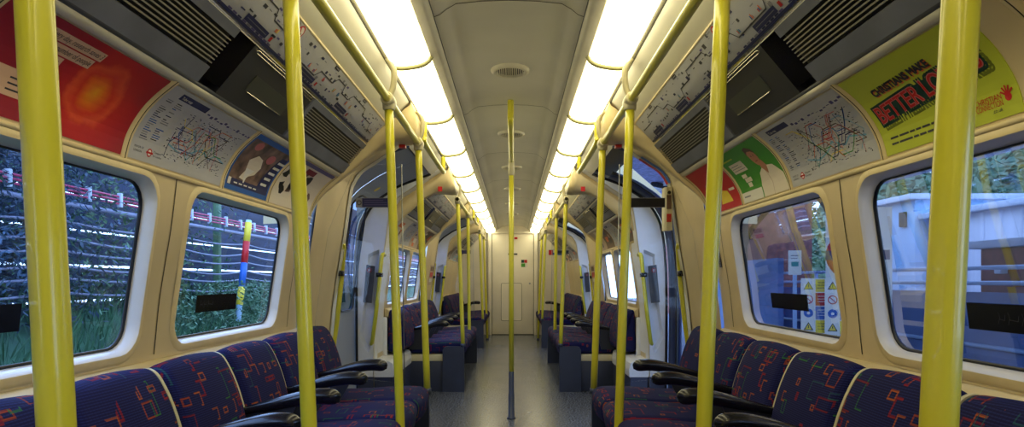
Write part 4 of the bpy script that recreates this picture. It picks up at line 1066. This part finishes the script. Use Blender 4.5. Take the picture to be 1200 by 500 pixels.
# right: platform
mb = MB(); mb.box((1.40,-8,-1.0),(11,40,-.06),'platform'); structure(mb.build('ground_platform'))
def railing():
    e = empty('platform_railing', (5.6,9,0))
    for (n2, z) in (('top_rail',1.21),('middle_rail',1.03),('bottom_rail',.28)):
        mb = MB(); mb.tube([(0,-9,z),(0,7,z)], .026, 'rail_blue', 8); mb.build(n2, e)
    for k in range(10): mb = MB(); mb.box((-.025,-9+k*1.7,-.06),(.025,-8.95+k*1.7,1.21),'rail_blue'); mb.build('post', e)
    mb = MB(); mb.box((.05,-9,-.06),(.08,7,.92),'navy_wall'); mb.build('infill_panel', e)
    return tag(e, 'pale blue platform railing outside the right windows', 'railing')
railing()
def building(name, x0, x1, y0, y1, zt, m, label, roof=True, ribs=0, extra=None):
    e = empty(name, (x0, (y0+y1)/2, 0)); P = Vector(e.location)
    def fin_(mb, n2):
        for v in mb.bm.verts: v.co -= P
        return mb.build(n2, e)
    mb = MB(); mb.box((x0,y0,-.06),(x1,y1,zt),m)
    fin_(mb, 'walls')
    if ribs:
        mb = MB()
        for k in range(int((y1-y0)/ribs)): mb.box((x0-.03,y0+k*ribs,-.06),(x0,y0+k*ribs+.06,zt-.02),m)
        for k in range(int((x1-x0)/ribs)): mb.box((x0+k*ribs,y0-.03,-.06),(x0+k*ribs+.06,y0,zt-.02),m)
        fin_(mb, 'cladding_ribs')
    if roof: mb = MB(); mb.box((x0-.18,y0-.15,zt),(x1+.1,y1+.1,zt+.11),'roofing',.01); fin_(mb, 'roof')
    if extra:
        for (n2, lo, hi, mm) in extra: mb = MB(); mb.box(lo, hi, mm, .01); fin_(mb, n2)
    return tag(e, label, 'building')
building('platform_building', 8.2, 12, 4.5, 12.7, 2.26, 'build_white', 'white clad building behind the railing, outside the nearest right window', ribs=.42)
building('platform_shelter', 8.0, 12, 12.85, 15.6, 2.66, 'build_blue', 'light blue glazed shelter wall beyond the white building', extra=[('wall_light',(7.93,13.1,2.15),(8.0,13.28,2.45),'p_dkgrey')])
building('brick_hut', 6.6, 7.7, 6.9, 9.1, 1.50, 'hut', 'small dark red hut with pale flat roof by the railing', extra=[('conduit',(6.54,7.6,.2),(6.6,7.66,1.5),'rail_blue'),('wall_lamp',(6.5,8.6,1.15),(6.6,8.72,1.25),'tie')])
building('brick_building', 5.2, 7.5, 16.2, 25, 3.6, 'brick', 'brown brick building farther down the platform on the right', roof=True, extra=[('doorway',(5.16,17.5,-.06),(5.2,18.6,2.0),'p_navy'),('door_window',(5.14,19.4,.9),(5.2,20.6,1.9),'p_ltblue')])
prim('dark_hoarding', (4.6,11.2,-.06), (4.7,15.4,1.45), 'navy_wall', 'dark blue hoarding in front of the brick building', 'hoarding')
mb = MB()
mb.box((5.9,-6,2.62),(6.02,16,2.84),'roofing'); mb.box((2.6,-6,2.69),(2.7,16,2.76),'roofing'); mb.box((1.36,-6,2.76),(6.0,16,2.82),'canopy'); 
cn = empty('platform_canopy', (0,0,0)); 
mb2 = mb; o = mb2.build('roof_sheet', cn)
for k in range(4):
    mb = MB(); y = 4.6+k*3.3; mb.tube([(4.0,y,-.06),(4.0,y,2.76)], .07, 'canopy_dark', 10); mb.tube(smooth3([(4.0,y,1.5),(3.85,y,1.95),(3.3,y,2.5),(2.4,y,2.74)]), .045, 'canopy_dark', 8); mb.tube(smooth3([(4.0,y,1.5),(4.15,y,1.95),(4.7,y,2.5),(5.4,y,2.74)]), .045, 'canopy_dark', 8); mb.build('canopy_column', cn)
tag(cn, 'blue-grey platform canopy on dark curved brackets outside the open right door', 'canopy')
# hillside trees
def hill(rd):
    y = rd.uniform(-2,34); x = rd.uniform(13.2,15); z = rd.uniform(0, 6.5+1.2*math.sin(y*.7)+.6*math.sin(y*1.9)); return Vector((x,y,z)), Vector((rd.uniform(-1,1),rd.uniform(-1,1),rd.uniform(-.6,.6))).normalized(), rd.uniform(.25,.5), .09
mb = MB(); mb.loft([[(14.6+k*.6, y, -.1+k*1.3) for k in range(9)] for y in (-6, 8, 22, 36)], 'leaf', caps=False, closed=False); structure(mb.build('ground_hill', recalc=False))
blades('wooded_hillside', 14000, hill, 'leaf', 'dark tree foliage rising behind the platform buildings', 'foliage', 1)
# platform safety boards, banner
def board(x, y, ang, label, kind):
    e = empty('safety_board' if kind != 'banner' else 'platform_banner', (x, y, 0)); e.rotation_euler = (0,0,ang)
    W, H, zb = (.23,.46,.62) if kind == 'board' else (.13,.26,1.12) if kind == 'small' else (.62,1.12,.70)
    mb = MB(); mb.box((-.02,.012,-.06),(.02,.04,zb+H*.9),'rail_blue'); mb.build('post', e)
    sh = Sheet(W, H, 'p_white')
    if kind == 'board':
        for i, m in enumerate(('p_yellow','p_blue','p_red','p_yellow')):
            z0 = .012+i*.112; sh.rect(W*.48, z0, W-.012, z0+.104, m, 1)
            for q in range(3): sh.rect(W*.54, z0+.03+q*.022, W-.05, z0+.035+q*.022, 'p_white' if i in (1,2) else 'p_dkgrey', 2)
            cx, cy = W*.25, z0+.05
            if i in (0,3): sh.add([(cx-.038,cy-.03),(cx+.038,cy-.03),(cx,cy+.038)],'p_dkgrey',1); sh.add([(cx-.026,cy-.023),(cx+.026,cy-.023),(cx,cy+.025)],'p_yellow',2); sh.rect(cx-.003,cy-.012,cx+.003,cy+.012,'p_black',3)
            elif i == 1: sh.circ(cx,cy,.036,'p_blue',1); sh.circ(cx,cy,.012,'p_white',2)
            else: sh.circ(cx,cy,.036,'p_red',1); sh.circ(cx,cy,.028,'p_white',2); sh.line([(cx-.02,cy+.02),(cx+.02,cy-.02)],.006,'p_red',3)
    elif kind == 'small':
        sh.rect(.03,.09,.10,.14,'p_teal',1); sh.rect(.025,.2,.105,.21,'p_grey',1); sh.rect(.025,.17,.09,.178,'p_grey',1)
    else:
        cx, cy = W*.42, H*.56; sh.circ(cx,cy,.26,'p_red',1,n=32); sh.circ(cx,cy,.17,'p_white',2,n=32); sh.rect(cx-.34,cy-.05,cx+.34,cy+.05,'p_navy',3)
    o = sh.finish('face', lambda u, v, o_: (-W/2+u, -o_+.008, zb+v), cut=0); o.parent = e
    tag(e, label, 'safety board' if kind == 'board' else 'banner' if kind == 'banner' else 'sign')
board(2.50, 5.30, -.35, 'white safety board with yellow, red and blue panels seen through the right window', 'board')
board(2.64, 5.18, -.35, 'second white safety board, partly cut by the right window pillar', 'board')
board(3.0, 6.85, -.35, 'small white sign above the safety boards outside the right window', 'small')
board(3.62, 6.75, -.35, 'white banner with red ring and blue bar at the right window edge', 'banner')

# ------------------------------------------------------------------ light, world, camera
w = bpy.data.worlds.new('World'); bpy.context.scene.world = w; w.use_nodes = True
n, l = w.node_tree.nodes, w.node_tree.links; n.clear()
o = n.new('ShaderNodeOutputWorld'); bg = n.new('ShaderNodeBackground'); l.new(bg.outputs[0], o.inputs[0])
tc = n.new('ShaderNodeTexCoord'); sp = n.new('ShaderNodeSeparateXYZ'); l.new(tc.outputs['Generated'], sp.inputs[0])
r = n.new('ShaderNodeValToRGB'); l.new(sp.outputs[2], r.inputs[0])
r.color_ramp.elements[0].position = 0; r.color_ramp.elements[0].color = (.50,.70,1,1); r.color_ramp.elements[1].position = .6; r.color_ramp.elements[1].color = (.36,.56,1,1)
l.new(r.outputs[0], bg.inputs[0]); bg.inputs[1].default_value = 5.3
cam = bpy.data.cameras.new('camera'); co = bpy.data.objects.new('camera', cam); C.objects.link(co); bpy.context.scene.camera = co
co.location = (.018, 0, CAMH); co.rotation_euler = (math.pi/2, 0, 0)
cam.sensor_width = 36; cam.lens = 757*36/1200; cam.shift_x = -2/1200; cam.shift_y = 78/1200; cam.clip_start = .02
v = bpy.context.scene.view_settings; v.view_transform = 'Standard'; v.look = 'None'; v.exposure = 0; v.gamma = 1; v.use_curve_mapping = False
